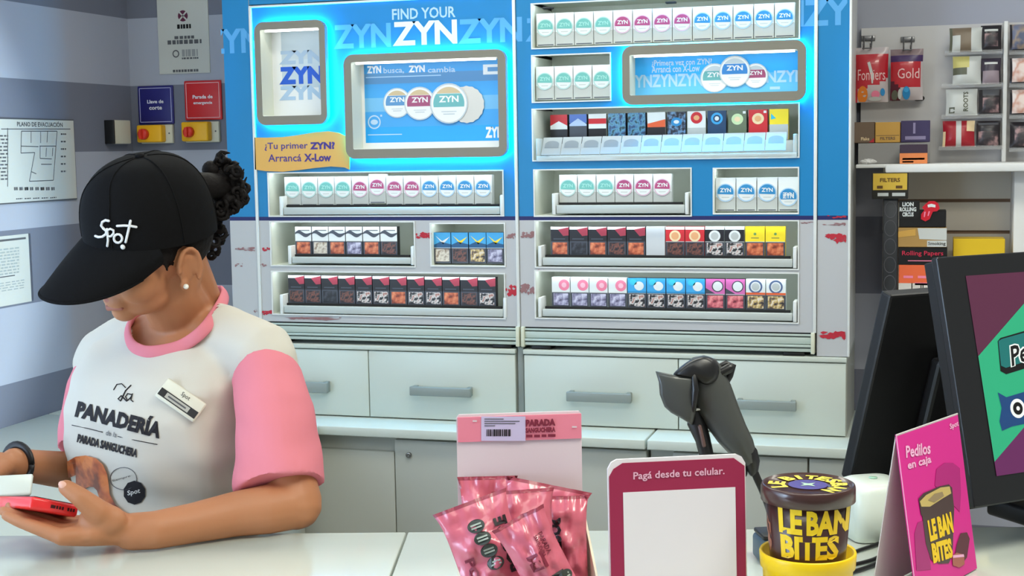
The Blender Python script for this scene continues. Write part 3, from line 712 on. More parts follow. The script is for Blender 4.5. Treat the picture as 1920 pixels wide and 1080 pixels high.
        half(ltb, ph_l if False else ph_w); b.disc2(W*.12, h*.74, W*.26, W*.24, g, cw); b.disc2(-W*.2, h*.86, W*.2, W*.16, g, mat('pack_aqua', (60, 190, 220), .4)); b.quad2(x0, x1, h*.5, h*.56, g, bluec)
    elif kind == 'magenta':
        half(mag, ph_r); b.disc2(W*.12, h*.76, W*.27, W*.25, g, cw); b.ring2(W*.12, h*.76, W*.25, W*.3, g-.0002, dgr); b.poly2([(x0, h*.52), (x0+W*.5, h*.52), (x0, h*.7)], g, dgr)
    elif kind == 'white_ring':
        half(cw, ph_y); b.ring2(0, h*.76, W*.26, W*.35, g, mat('pack_ring', (86, 104, 140), .4)); b.disc2(0, h*.76, W*.2, W*.2, g, cside); b.quad2(x0, x1, h*.5, h*.57, g-.0001, org)
    elif kind == 'mixed_chevron':
        b.quad2(x0, x1, 0, h, f, redc); b.poly2([(x0, h*.5), (x0, h*.62), (0, h*.78), (x1, h*.62), (x1, h*.5)], g, cw); b.quad2(x0, x1, 0, h*.5, g, blk)
    elif kind == 'mixed_peak':
        b.quad2(x0, x1, h*.7, h, f, mat('pack_violet', (84, 116, 190), .4)); b.poly2([(x0, h*.5), (x0, h*.66), (0, h*.86), (x1, h*.66), (x1, h*.5)], g, mat('pack_haze', (176, 196, 226), .4)); b.quad2(x0, x1, 0, h*.6, g-.0002, dgr)
    elif kind == 'mixed_redband':
        b.quad2(x0, x1, 0, h, f, cw); b.quad2(x0, x1, h*.66, h*.84, g, redc); b.quad2(x0, x1, 0, h*.5, g, blk); b.text2('RED', x0+W*.2, x1-W*.2, h*.7, h*.8, g-.0003, cw, .03) if False else None
    elif kind == 'mixed_camo':
        b.quad2(x0, x1, 0, h, f, photo('camo_blue', [(28, 50, 78), (60, 104, 150), (90, 150, 180), (30, 62, 70)], 60))
    elif kind == 'mixed_tri':
        b.quad2(x0, x1, 0, h, f, cw); b.poly2([(x0, h*.62), (x1, h*.76), (x1, h*.5), (x0, h*.5)], g, org); b.quad2(x0, x1, 0, h*.5, g-.0001, blk)
    elif kind == 'mixed_bubble':
        b.quad2(x0, x1, 0, h, f, photo('bubble_blue', [(18, 20, 30), (60, 70, 90), (110, 150, 190)], 90)); b.disc2(0, h*.66, W*.3, W*.24, g, bluec); b.disc2(0, h*.66, W*.15, W*.1, g-.0002, cw)
    elif kind == 'mixed_white_red':
        b.quad2(x0, x1, 0, h, f, cw); b.disc2(0, h*.78, W*.32, W*.32, g, redc); b.disc2(0, h*.78, W*.16, W*.14, g-.0002, mat('pack_peach', (232, 170, 120), .4)); b.quad2(x0, x1, 0, h*.45, g, cside)
    elif kind == 'mixed_ring':
        b.quad2(x0, x1, 0, h, f, mat('pack_night', (40, 70, 104), .4)); b.ring2(0, h*.74, W*.2, W*.32, g, ltb); b.disc2(0, h*.74, W*.12, W*.12, g, cw)
    elif kind == 'mixed_green':
        b.quad2(x0, x1, 0, h, f, mat('pack_moss', (104, 116, 92), .4)); b.disc2(0, h*.7, W*.32, W*.3, g, mat('pack_lime', (202, 222, 172), .4)); b.disc2(0, h*.7, W*.16, W*.14, g-.0002, cre); b.quad2(x1-W*.2, x1-W*.05, h*.88, h*.96, g, cw)
    elif kind == 'mixed_red':
        b.quad2(x0, x1, 0, h, f, redc); b.disc2(0, h*.7, W*.32, W*.3, g, cre); b.disc2(0, h*.7, W*.18, W*.16, g-.0002, mat('pack_peach', (232, 170, 120), .4)); b.quad2(x1-W*.2, x1-W*.05, h*.88, h*.96, g, cw)
    elif kind == 'mixed_yellow':
        b.quad2(x0, x1, 0, h, f, yelc); b.poly2([(x0+W*.08, h*.86), (x0+W*.35, h*.7), (x0+W*.08, h*.66)], g, mat('pack_aqua', (60, 190, 220), .4)); b.quad2(x0, x1, 0, h*.5, g, cside)
    return b.mesh('tobacco_pack')
DESC = dict(teal='white carton with a round mint disc', berry='white carton with a round berry disc', blue='white carton with a round blue disc', blue_low='white carton with its blue disc set low',
            swirla='white pack with dark swirl over an orange warning', swirlb='white pack with dark swirl over a pale warning', swirlc='white pack with dark swirl over a lilac warning', swirld='white pack with dark swirl over a dark warning',
            azurea='sky-blue pack over a pale warning', azureb='sky-blue pack over a dark warning', azurec='sky-blue pack over a mixed warning', azured='sky-blue pack over a lilac warning',
            darkd='black and crimson pack with a dark warning', darko='black and crimson pack with an orange warning', darkw='black and crimson pack with a hands warning', darkb='black and crimson pack with plain black warning',
            blank='blank pale grey spacer', red='red pack with a cream disc', black_disc='black pack with a white disc', yellow='yellow pack over an orange warning', white_pink='white pack with a pink disc',
            cyan='sky-blue pack with white disc', magenta='magenta pack with a white disc', white_ring='white pack with a dark ring',
            mixed_chevron='red pack with a white chevron', mixed_peak='violet pack with a pale peak', mixed_redband='white pack with a red band', mixed_camo='blue camouflage pack', mixed_tri='white pack with an orange wedge',
            mixed_bubble='dark pack with a blue bubble', mixed_white_red='white pack with a red disc', mixed_ring='night-blue pack with a sky ring', mixed_green='moss pack with a lime disc', mixed_red='red pack with a cream disc', mixed_yellow='yellow pack with an aqua wedge')
def row(l, t, r, bt, kinds, where, group, yoff=.03, name='tobacco_pack', cat='pack', lean=0, d=.023, dz=None):
    Y = YC+yoff; x0, x1, z0, z1 = rectw(l, t, r, bt, Y); n = len(kinds); wv = (x1-x0)/n; cache = {}
    for i, k in enumerate(kinds):
        if k not in cache: cache[k] = pack_mesh(k, wv, z1-z0, d)
        o = bpy.data.objects.new(name, cache[k]); COL.objects.link(o)
        o.location = (x0+wv*(i+.5), Y+random.uniform(0, .002), z0+(dz[i] if dz else 0)); o.rotation_euler = (lean, 0, 0)
        same = [j for j, q in enumerate(kinds) if q == k]
        pos = 'only one of its kind' if len(same) == 1 else None
        base = DESC[k]
        lab = f'{base}, {ORD[i]} from left in {where}'
        tag(o, lab, cat, group)
    return x0, x1, z0, z1
T4, B4, U4 = ['teal']*4, ['berry']*4, ['blue']*4
tray(LU, 533, 388, 938, 402)
row(533, 330, 923, 385, T4+B4+U4, 'left cabinet upper row', 'pouch cartons in the left cabinet upper row', dz=[0, 0, 0, 0, 0, .006]+[0]*6, name='pouch_carton')
tray(LU, 549, 482, 771, 494)
row(553, 425, 745, 479, ['swirla', 'swirlb', 'swirla', 'swirlc', 'swirla', 'swirld'], 'left swirl row', 'white packs with dark swirls')
x0, x1, z0, z1 = row(813, 436, 945, 494, ['azurea', 'azureb', 'azurec', 'azured'], 'small left cabinet niche', 'blue packs in the small left niche', yoff=.02)
tray(LU, 534, 576, 944, 590)
row(540, 518, 930, 572, ['darkd', 'darkd', 'darkb', 'darkd', 'darkw', 'darkw', 'darko', 'darkw', 'darkw', 'darko', 'darkd', 'darkw'], 'left cabinet bottom row', 'black packs in the left bottom row')
row(1005, 15, 1491, 78, T4+B4+['blue']*5, 'right cabinet top row', 'pouch cartons in the right top row', yoff=.02, name='pouch_carton')
row(1004, 123, 1146, 186, T4, 'niche left of wide poster', 'pouch cartons beside the wide poster', yoff=.02, name='pouch_carton')
tray(RU, 1044, 384, 1284, 400)
row(1048, 327, 1260, 383, ['teal']*3+['berry']*3, 'right cabinet half row', 'pouch cartons in the right half row', name='pouch_carton')
row(1341, 333, 1498, 396, ['blue']*3+['blue_low'], 'small right cabinet niche', 'pouch cartons in the small right niche', yoff=.02, name='pouch_carton')
tray(RU, 1018, 484, 1486, 499)
row(1032, 425, 1473, 481, ['darko', 'darkb', 'darko', 'darkd', 'darko', 'blank', 'red', 'red', 'black_disc', 'black_disc', 'yellow', 'yellow'], 'right cabinet middle row', 'packs in the right middle row')
tray(RU, 1018, 583, 1486, 597)
row(1034, 522, 1474, 579, ['white_pink']*4+['cyan']*4+['magenta']*2+['white_ring']*2, 'right cabinet bottom row', 'packs in the right bottom row')
# mixed single packs standing behind clear flaps
x0, x1, z0, z1 = rectw(1030, 212, 1480, 262, YC+.1); n = 12; wv = (x1-x0)/n
for i, k in enumerate(['mixed_chevron', 'mixed_peak', 'mixed_redband', 'mixed_camo', 'mixed_camo', 'mixed_tri', 'mixed_bubble', 'mixed_white_red', 'mixed_ring', 'mixed_green', 'mixed_red', 'mixed_yellow']):
    o = bpy.data.objects.new('tobacco_pack', pack_mesh(k, wv*.94, .086)); COL.objects.link(o)
    zb_ = NW['K'][2]+.012+.002*i/12
    o.location = (x0+wv*(i+.5), YC+.10, zb_+.034); o.rotation_euler = (0, 0, random.uniform(-.08, .08))
    tag(o, f'{DESC[k]}, {ORD[i]} from left behind white flaps', 'pack', 'single packs behind white flaps')
b = MB(); b.bbox(NW['K'][0]+.02, NW['K'][1]-.01, YC+.085, YC+.16, NW['K'][2]+.002, NW['K'][2]+.046, trimw, .003); b.build('step', RU, world=True)
flapm = mat('flap_white', (158, 166, 170), .3, .4); flapg = mat('flap_grey', (122, 132, 140), .35)
x0, x1, z0, z1 = rectw(1014, 252, 1474, 292, YC+.0); wv = (x1-x0)/12
fm = MB(); h = .062
fm.prism([(-wv/2+.001, 0), (wv/2-.001, 0), (wv/2-.001, h), (-wv/2+.001, h)], 0, .003, flapm)
fm.disc2(0, h*.60, wv*.36, h*.2, -.0004, flapg, 20, 0, math.pi); fm.quad2(-wv*.36, wv*.36, h*.38, h*.60, -.0004, flapg)
fme = fm.mesh('price_flap')
for i in range(12):
    o = bpy.data.objects.new('price_flap', fme); COL.objects.link(o)
    o.location = (x0+wv*(i+.5), YC-.004, z0+.007+.004*i/12); o.rotation_euler = (-.62, 0, 0)
    tag(o, f'white plastic flap, {ORD[i]} from left below the mixed single packs', 'flap', 'white flaps below the mixed packs')
b = MB(); b.bbox(x0-.01, x1+.03, YC-.012, YC+.05, z0-.012, z0+.004, clear('acrylic', alpha=.45), .002)
for q in (x0-.012, x1+.02): b.bbox(q, q+.01, YC-.01, YC+.06, z0-.01, z0+.055, clear('acrylic', alpha=.45), .002)
b.build('acrylic_tray', RU, world=True)
# bars under the packs that stand straight on niche floors
# ================================================================== shelving unit on the right
YP = 4.345
peg = mat('pegboard_white', (206, 204, 204), .5, .3); slatm = mat('slat_beige', (222, 216, 206), .5, .3); slatb = mat('slat_groove', (140, 112, 92), .6)
shw = mat('shelf_white', (226, 226, 224), .4)
t_ = SH = thing('shelving_unit', 'white wall shelving with pegboard and slatted back right of the cabinet', 'shelving', (.15, YP, .0))
zs0, zs1 = onY(1760, 323, 4.08).z, onY(1760, 307, 4.08).z
zpt = onY(1750, 48, YP).z
b = MB(); b.box(-.205, .75, YP, YB-.001, zs1, zpt, peg)
for k in range(18):
    for j in range(7):
        pass
b.build('pegboard', SH, world=True)
b = MB(); b.bbox(-.205, .75, 4.09, YP+.02, zs1-.010, zs1, shw, .002); b.build('shelf', SH, world=True)
xf_ = onY(1660, 315, 4.08).x
b = MB(); b.bbox(xf_, .75, 4.08, 4.10, zs0, zs1-.001, shw, .003); b.build('shelf_fascia', SH, world=True)
xl_ = onY(1655, 450, YP).x; xr_ = onY(1893, 450, YP).x
zl_ = onY(1720, 556, 4.10).z
zg = [onY(1800, y, YP).z for y in (376, 435)]
b = MB(); zz = [zl_-.02, zg[1]-.005, zg[1]+.005, zg[0]-.005, zg[0]+.005, zs0+.01]
for i in range(5):
    if i % 2 == 0: b.box(xl_, xr_, YP-.006, YB-.002, zz[i], zz[i+1], slatm)
    else: b.box(xl_, xr_, YP+.004, YB-.002, zz[i], zz[i+1], slatb)
b.build('slat_back', SH, world=True)
b = MB(); b.bbox(xr_, xr_+.04, 4.16, YB-.002, zl_-.3, zs0, shw, .002); b.build('side_upright', SH, world=True)
b = MB(); b.bbox(-.12, .75, 4.02, YB-.002, zl_-.022, zl_, shw, .003); b.build('lower_shelf', SH, world=True)
xu = onY(1884, 170, 4.30).x; zu = onY(1884, 40, 4.30).z
b = MB(); b.bbox(xu-.006, xu+.006, 4.29, YP, zs1, zu, shw, .002); b.build('upright', SH, world=True)
# riser on the shelf
zr = onY(1670, 268, 4.22).z
b = MB(); b.box(-.205, onY(1744, 285, 4.22).x, 4.22, YP-.01, zs1+.001, zr, mat('riser_grey', (150, 148, 146), .4)); b.build('riser', SH, world=True)
acr = clear('acrylic_clear', (214, 214, 214), .16)
def ledge(l, r, y, Y=4.25):
    p = onY((l+r)/2, y, Y); x0, x1 = onY(l, y, Y).x, onY(r, y, Y).x
    b = MB(); b.bbox(x0, x1, Y, YP, p.z-.006, p.z, acr, .002); b.bbox(x0, x1, Y-.003, Y, p.z-.006, p.z+.006, acr, .001); b.build('ledge', SH, world=True)
    return p.z
# ---- pouches: bulged packets on the clear ledges
def pouch(name, label, cat, l, t, r, bt, Y, d, matfn, group=None, lean=.12, n=12, deco=None, zbase=None, crimp=.12):
    x0, x1, z0, z1 = rectw(l, t, r, bt, Y); wv, h = x1-x0, z1-z0
    if zbase is not None: z0 = zbase+.003
    def S(u, v, side=-1):
        e = max(0, 1-abs(2*u-1)**3)*max(0, 1-abs(2*v-1)**4)
        return Vector(((u-.5)*wv*(1-.04*math.sin(math.pi*v)), side*d/2*e - .0006*side*-1, v*h))
    b = MB(); nu, nv = n, n
    for side in (-1, 1):
        for i in range(nu):
            for j in range(nv):
                q = [S(a/nu, c/nv, side) for a, c in ((i, j), (i+1, j), (i+1, j+1), (i, j+1))]
                b.add(q if side < 0 else q[::-1], [(0, 1, 2, 3)], matfn((i+.5)/nu, (j+.5)/nv) if side < 0 else matfn(.5, .02), False)
    if deco: deco(b, lambda u, v, o=.0012: S(u, v)+Vector((0, -o, 0)))
    o = solo(b, name, label, cat, ((x0+x1)/2, Y, z0), group=group); o.rotation_euler = (-lean, 0, 0)
    bm = bmesh.new(); bm.from_mesh(o.data); bmesh.ops.remove_doubles(bm, verts=bm.verts, dist=.00005); bm.to_mesh(o.data); bm.free()
    for p in o.data.polygons: p.use_smooth = True
    return o
br_ = mat('pouch_brown', (126, 110, 92), .35); dkp = mat('pouch_black', (44, 40, 44), .3); wp = mat('pouch_white', (204, 206, 202), .35)
yp = mat('pouch_straw', (206, 196, 120), .35); rp = mat('pouch_red', (166, 34, 46), .3); lil = mat('pouch_plum', (62, 54, 68), .35)
GP = 'tobacco pouches on the clear ledges'
pics = photo('warning_hand', [(226, 206, 198), (206, 150, 130), (236, 224, 220)], 28)
picd = photo('warning_face', [(40, 36, 42), (70, 58, 62), (166, 132, 132)], 40)
pick = photo('warning_sky', [(70, 80, 110), (150, 130, 110), (110, 116, 140)], 30)
z1_, z2_, z3_, z4_ = ledge(1772, 1880, 98), ledge(1765, 1880, 160), ledge(1765, 1880, 218), ledge(1760, 1880, 277)
YL = 4.275
gr_ = mat('pouch_green', (96, 98, 82), .4)
pouch('tobacco_pouch', 'brown and white tobacco pouch on the top clear ledge', 'pouch', 1780, 46, 1842, 92, YL, .03, lambda u, v: gr_ if u < .12 else wp if u < .3 and v < .7 else br_ if u < .68 else wp, GP, zbase=z1_)
pouch('tobacco_pouch', 'dark tobacco pouch beside the brown one on the top ledge', 'pouch', 1839, 48, 1878, 97, YL+.002, .025, lambda u, v: wp if .78 < v < .86 and .15 < u < .85 else picd if .15 < u < .85 and .2 < v < .7 else dkp, GP, zbase=z1_)
pouch('tobacco_pouch', 'white and straw-yellow tobacco pouch on the second clear ledge', 'pouch', 1786, 105, 1840, 159, YL, .03, lambda u, v: yp if v > .55 and u < .62 else gr_ if v > .3 and u < .5 else wp, GP, zbase=z2_)
pouch('tobacco_pouch', 'plum and pink tobacco pouch at the right of the second ledge', 'pouch', 1839, 111, 1877, 160, YL+.002, .025, lambda u, v: wp if .78 < v < .84 and .15 < u < .85 else lil if v > .5 else mat('pouch_mauve', (150, 134, 142), .4) if .1 < u < .9 else dkp, GP, zbase=z2_)
def dtxt(b, S):
    b.text('ROOTS', lambda u, v: S(.55+.16*(1-v), .14+.74*u), gr_, .03)
    for q in ((.10, .08, .28, .30),):
        b.poly([S(q[0], q[1]), S(q[2], q[1]), S(q[2], q[3]), S(q[0], q[3])], gr_); b.poly([S(.14, .12, .002), S(.24, .12, .002), S(.24, .24, .002), S(.14, .24, .002)], wp)
pouch('tobacco_pouch', 'white tobacco pouch with green upright lettering on the third ledge', 'pouch', 1773, 168, 1833, 218, YL, .028, lambda u, v: wp, GP, zbase=z3_, deco=dtxt)
pouch('tobacco_pouch', 'dark tobacco pouch with a face picture on the third ledge', 'pouch', 1835, 169, 1877, 217, YL+.002, .025, lambda u, v: picd if .15 < u < .9 and .1 < v < .7 else inkg if v > .75 and .15 < u < .9 else dkp, GP, zbase=z3_)
pouch('tobacco_pouch', 'red and white tobacco pouch on the lowest clear ledge', 'pouch', 1767, 226, 1828, 275, YL, .03, lambda u, v: cre if u < .1 and v < .6 else wp if .42 < u < .62 else rp if v < .6 or u < .75 else cre, GP, zbase=z4_)
pouch('tobacco_pouch', 'black tobacco pouch beside the red one on the lowest ledge', 'pouch', 1830, 229, 1876, 277, YL+.002, .025, lambda u, v: inkg if .8 < v < .88 and .1 < u < .9 else picd if .1 < u < .9 and v < .6 else dkp, GP, zbase=z4_)
zr_ = [ledge(1892, 1990, y) for y in (97, 159, 218, 280)]
for k, (t, bt, fn, lab) in enumerate(((45, 97, lambda u, v: pick if v > .1 and u > .08 else dkp, 'blue-grey tobacco pouch right of the white upright, top ledge'),
                                      (109, 159, lambda u, v: pics if .12 < u < .95 and v > .06 else dkp, 'pale hand-picture pouch right of the upright, second ledge'),
                                      (169, 218, lambda u, v: pics if .12 < u < .95 and v > .06 else dkp, 'pale hand-picture pouch right of the upright, third ledge'),
                                      (230, 280, lambda u, v: picd if .2 < u < .9 and .1 < v < .8 else dkp, 'black tobacco pouch right of the white upright, lowest ledge'))):
    pouch('tobacco_pouch', lab, 'pouch', 1893, t, 1945, bt, YL, .028, fn, GP, zbase=zr_[k])
# ---- hanging bags and hooks
rb = mat('bag_red', (190, 30, 44), .25, .5, coat=.4); bgc = mat('bag_clear', (196, 184, 184), .25, .5); oc = mat('bag_orange', (232, 130, 44), .3)
def bag_deco1(b, S):
    b.text('Fontiers', lambda u, v: S(.06+.86*u, .40+.20*v), mat('bag_pink', (240, 196, 196), .3), .0)
    b.poly([S(.36, .72), S(.44, .74), S(.56, .5), S(.54, .34), S(.5, .34), S(.46, .5)], wp)
    for k, (u0, v0, ru, rv, mt) in enumerate(((.22, .14, .16, .16, oc), (.62, .14, .13, .07, pnk), (.84, .18, .07, .07, bluec), (.6, .06, .2, .04, wp))):
        b.poly([S(u0+ru*math.cos(a*.4), max(.01, v0+rv*math.sin(a*.4)), .0016+.0003*k) for a in range(16)], mt)
def bag_deco2(b, S):
    b.text('Gold', lambda u, v: S(.22+.68*u, .42+.2*v), mat('bag_pink', (240, 196, 196), .3), .0)
    for k, (u0, v0, ru, rv, mt) in enumerate(((.14, .1, .1, .1, gr_), (.30, .12, .06, .1, wp), (.5, .14, .12, .13, bluec), (.5, .2, .08, .05, ltb))):
        b.poly([S(u0+ru*math.cos(a*.4), max(.01, v0+rv*math.sin(a*.4)), .0016+.0003*k) for a in range(16)], mt)
def bagmat1(u, v):
    if v > .86: return bgc
    if v > .80: return rb
    return rb if v > .26+.16*u*u else bgc if u > .05 else rb
def bagmat2(u, v):
    if v > .86: return mat('bag_taupe', (140, 120, 122), .3)
    if v > .76: return mat('bag_violet', (70, 48, 96), .3)
    return rb if v > .22+.5*(u-.6)**2 and u < .92 else bgc if u > .3 else mat('bag_wine', (92, 26, 44), .3)
GB = 'red filter bags hanging on hooks'
pouch('filter_bag', 'red bag with an orange spot hanging beside the blue cabinet', 'bag', 1604, 89, 1666, 192, 4.285, .035, bagmat1, GB, lean=.02, deco=bag_deco1, n=16)
pouch('filter_bag', 'red and violet bag with blue spots hanging on the right hook', 'bag', 1669, 92, 1731, 188, 4.28, .035, bagmat2, GB, lean=.02, deco=bag_deco2, n=16)
wire = mat('hook_wire', (120, 120, 122), .3, metal=.8)
GH = 'wire hooks on the pegboard'
for k, (px, py, lab) in enumerate(((1628, 72, 'wire hook above the left red bag'), (1702, 74, 'wire hook above the right red bag'))):
    p = onY(px, py, YP); b = MB(); h = .0022
    z = onY(px, 90 if k == 0 else 93, 4.285).z-.004
    for s_ in (-1, 1):
        b.tube([(p.x+s_*.012, YP-.002, p.z), (p.x+s_*.012, YP-.02, p.z+.004), (p.x+s_*.010, YP-.05, z+.002), (p.x+s_*.010, 4.262, z+.002), (p.x+s_*.010, 4.255, z+.014)], h, wire, 8)
    b.bbox(p.x-.02, p.x+.02, YP-.004, YP, p.z-.008, p.z+.008, wire, .001)
    b.tube([(p.x-.012, 4.262, z+.002), (p.x+.012, 4.262, z+.002)], h, wire, 8)
    solo(b, 'wire_hook', lab, 'hook', (p.x, YP, p.z), world=True, group=GH)
p = onY(1726, 184, 4.30); q = onY(1672, 187, 4.30); b = MB()
b.tube([(q.x, 4.325, q.z), (p.x-.01, 4.325, p.z)], .003, mat('rod_dark', (70, 70, 70), .4), 8); b.tube([(p.x-.012, 4.325, p.z), (p.x+.004, 4.325, p.z)], .0075, mat('black_plastic', (24, 24, 26), .4), 10)
b.tube([(p.x-.004, 4.325, p.z), (p.x-.004, YP, p.z)], .003, mat('rod_dark', (70, 70, 70), .4), 8)
solo(b, 'wire_hook', 'dark hook rod with a black tip behind the right red bag', 'hook', tuple(p), world=True, group=GH)
# ---- boxes on the riser and shelf
def carton(name, label, cat, l, t, r, bt, Y, dep, mt, deco=None, group=None, zb=None, r_=.0015):
    x0, x1, z0, z1 = rectw(l, t, r, bt, Y); z0 = zb if zb is not None else z0
    b = MB(); b.bbox(x0, x1, Y, Y+dep, z0, z1, mt, r_, 1, smooth=False)
    if deco: deco(b, lambda u, v: (x0+(x1-x0)*u, Y-.0008, z0+(z1-z0)*v))
    return solo(b, name, label, cat, ((x0+x1)/2, Y+dep/2, z0), world=True, group=group)
def q4(b, S, u0, u1, v0, v1, mt): b.poly([S(u0, v0), S(u1, v0), S(u1, v1), S(u0, v1)], mt)
GBX = 'boxes lined up on the white shelf'
bxb = mat('box_brown', (112, 92, 74), .45); bxo = mat('box_amber', (208, 160, 76), .45); bxp = mat('box_plum', (66, 56, 96), .4)
carton('tobacco_box', 'brown box beside the blue cabinet on the shelf riser', 'box', 1601, 229, 1640, 266, 4.235, .08, bxb,
       lambda b, S: (b.text('Flake', lambda u, v: S(.35+.4*u, .12+.16*v), cre, .02), b.poly([S(.72, .02), S(.98, .02), S(.98, .24)], rb)), GBX, zb=zr+.001)
carton('tobacco_box', 'amber box between the brown and plum boxes', 'box', 1641, 229, 1688, 267, 4.232, .08, bxo,
       lambda b, S: (b.text('FILTERS', lambda u, v: S(.2+.6*u, .14+.14*v), bxb, .02), q4(b, S, .04, .96, .34, .36, bxb)), GBX, zb=zr+.001)
carton('tobacco_box', 'plum box with pale lettering at the right end of the riser', 'box', 1689, 226, 1744, 266, 4.230, .085, bxp,
       lambda b, S: (q4(b, S, .15, .85, .12, .28, mat('box_lilac', (150, 140, 176), .4)), q4(b, S, .42, .5, .4, .9, mat('box_lilac', (150, 140, 176), .4))), GBX, zb=zr+.001)
carton('tobacco_box', 'small box with plum lid and orange front below the plum box', 'box', 1687, 271, 1739, 303, 4.12, .07, mat('box_plum_dark', (60, 44, 62), .45),
       lambda b, S: (q4(b, S, .0, 1, 0, .55, mat('box_coral', (226, 132, 74), .45)), q4(b, S, .1, .9, .2, .3, cre), q4(b, S, .1, .5, .06, .14, cre)), GBX, zb=zs1+.0005)
b = MB(); rn = random.Random(4); p = onY(1628, 293, 4.13)
b.ell((p.x, 4.13, zs1+.007), ((.022, 0, 0), (0, .012, 0), (0, 0, .007)), mat('wrap_clear', (216, 214, 212), .2), 14, 8, False)
b.v = [v+Vector((rn.uniform(-.003, .003), rn.uniform(-.003, .003), abs(rn.uniform(0, .003)))) for v in b.v]
solo(b, 'wrapper', 'crumpled clear wrapper lying on the white shelf', 'wrapper', (p.x, 4.13, zs1), world=True)
# ---- lower bay
ylw = mat('sign_yellow', (214, 178, 64), .45); chr_ = mat('charcoal', (52, 54, 58), .45)
x0, x1, z0, z1 = rectw(1655, 370, 1683, 556, 4.10)
t_ = thing('filter_dispenser', 'tall charcoal dispenser topped by a yellow sign in the lower bay', 'dispenser', ((x0+x1)/2, 4.12, zl_))
b = MB(); b.bbox(x0, x1, 4.10, 4.15, zl_+.0005, z1, chr_, .003)
for k in range(5): cz = z1-.035-.052*k; b.ring2((x0+x1)/2, cz, .015, .0165, 4.0992, inkg, 24, 1.4)
b.build('column', t_, world=True)
sx0, sx1, sz0, sz1 = rectw(1635, 323, 1703, 373, 4.09)
b = MB(); b.bbox(sx0, sx1, 4.085, 4.099, sz0, sz1, mat('sign_frame', (40, 38, 34), .5), .002)
zm = sz0+(sz1-sz0)*.34
b.quad2(sx0+.003, sx1-.003, zm, sz1-.003, 4.0845, ylw)
b.text2('FILTERS', sx0+.022, sx1-.022, zm+(sz1-zm)*.45, zm+(sz1-zm)*.68, 4.0838, mat('sign_brown', (96, 66, 20), .5), .03)
for a in ((.14, .3), (.66, .84)): b.quad2(sx0+(sx1-sx0)*a[0], sx0+(sx1-sx0)*a[1], zm+.004, zm+.012, 4.0838, mat('sign_brown', (96, 66, 20), .5))
for a in ((.16, .46), (.56, .92)): b.quad2(sx0+(sx1-sx0)*a[0], sx0+(sx1-sx0)*a[1], sz0+.008, zm-.008, 4.0838, cside)
b.build('sign', t_, world=True)
GS = 'stacked rolling-paper boxes in the lower bay'
bkb = mat('box_black', (22, 20, 22), .4); lipr = mat('lips_red', (206, 30, 48), .35); orb = mat('box_orange', (232, 104, 60), .45); tanb = mat('box_tan', (176, 138, 78), .45)
def cells(b, S):
    q4(b, S, 0, 1, 0, .42, mat('cell_bone', (206, 200, 192), .5))
    for a in (.27, .46, .5, .74): q4(b, S, a, a+.02, 0, .42, inkg)
    b.poly([S(.36, .05), S(.7, .14), S(.7, .2), S(.36, .1)], org)
    for a in (.1, .4, .7): q4(b, S, a, a+.2, .58, .66, pnk); 
    q4(b, S, .34, .64, .36, .44, pnk)
zq = [onY(1730, y, 4.10).z for y in (556, 497, 463, 425, 393)]
carton('paper_box', 'orange box with white cells at the bottom of the black-topped stack', 'box', 1685, 497, 1775, 556, 4.10, .09, orb, cells, GS, zb=zl_+.0005)
carton('paper_box', 'black box with red script above the orange box', 'box', 1684, 464.5, 1776, 497, 4.10, .09, bkb,
       lambda b, S: (b.text('Rolling Papers', lambda u, v: S(.08+.84*u, .48+.34*v), mat('script_red', (204, 44, 74), .4), .01), q4(b, S, .2, .76, .22, .27, pnk)), GS)
carton('paper_box', 'tan and white box between two black boxes', 'box', 1684, 427, 1775, 463.5, 4.10, .09, tanb,
       lambda b, S: (b.poly([S(.44, .42), S(1, .36), S(1, .98), S(.40, .98)], wp), q4(b, S, .6, 1, .02, .34, wp), b.text('Smoking', lambda u, v: S(.62+.36*u, .06+.22*v), ink, .02), b.poly([S(0, .5), S(.36, .6), S(.36, .94), S(0, .8)], bxo)), GS)
x0, x1, z0, z1 = rectw(1686, 395, 1774, 426, 4.10)
b = MB(); b.bbox(x0, x1, 4.10, 4.18, z0, z1, bkb, .0015, 1, smooth=False)
for i, s_ in enumerate(('LION', 'ROLLING', 'CIRCUS')):
    l, zt = P2(1690+(2 if i != 1 else -3), 379+i*9.5, 4.098); r, zb2 = P2(1713+(0 if i != 1 else 5), 387+i*9.5, 4.098); b.text2(s_, l, r, zb2, zt, 4.0972, cw, .04)
hx0, hz1 = P2(1686, 376, 4.10); hx1, hz0 = P2(1724, 410, 4.10); b.box(hx0, hx1, 4.098, 4.101, hz0, hz1, bkb)
lp = [(1735, 383), (1742, 377), (1752, 377), (1759, 381), (1762, 391), (1757, 396), (1749, 397), (1743, 411), (1735, 415), (1727, 411), (1727, 402), (1733, 394), (1729, 389)]
b.prism([P2(x, y, 4.095) for x, y in lp][::-1], 4.0945, 4.098, lipr)
b.poly2([P2(x, y, 4.094) for x, y in ((1739, 384), (1746, 382), (1754, 384), (1754, 389), (1746, 388), (1740, 389))][::-1], 4.0938, cw)
for a in ((1733, 397, 1732, 407), (1741, 396, 1739, 405)): b.poly2([P2(x, y, 4.094) for x, y in ((a[0], a[1]), (a[0]+3, a[1]), (a[2]+2, a[3]), (a[2], a[3]))][::-1], 4.0938, pnk)
solo(b, 'paper_box', 'black topmost box with red lips and white lettering', 'box', ((x0+x1)/2, 4.14, z0), world=True, group=GS, fix=True)
carton('paper_box', 'yellow box showing above the customer screen in the lower bay', 'box', 1787, 448, 1884, 520, 4.14, .1, mat('box_yellow', (226, 188, 34), .45),
       lambda b, S: (q4(b, S, .02, .66, .5, .68, cw), q4(b, S, .84, .98, .5, .68, pnk)), None, zb=zl_+.0005)
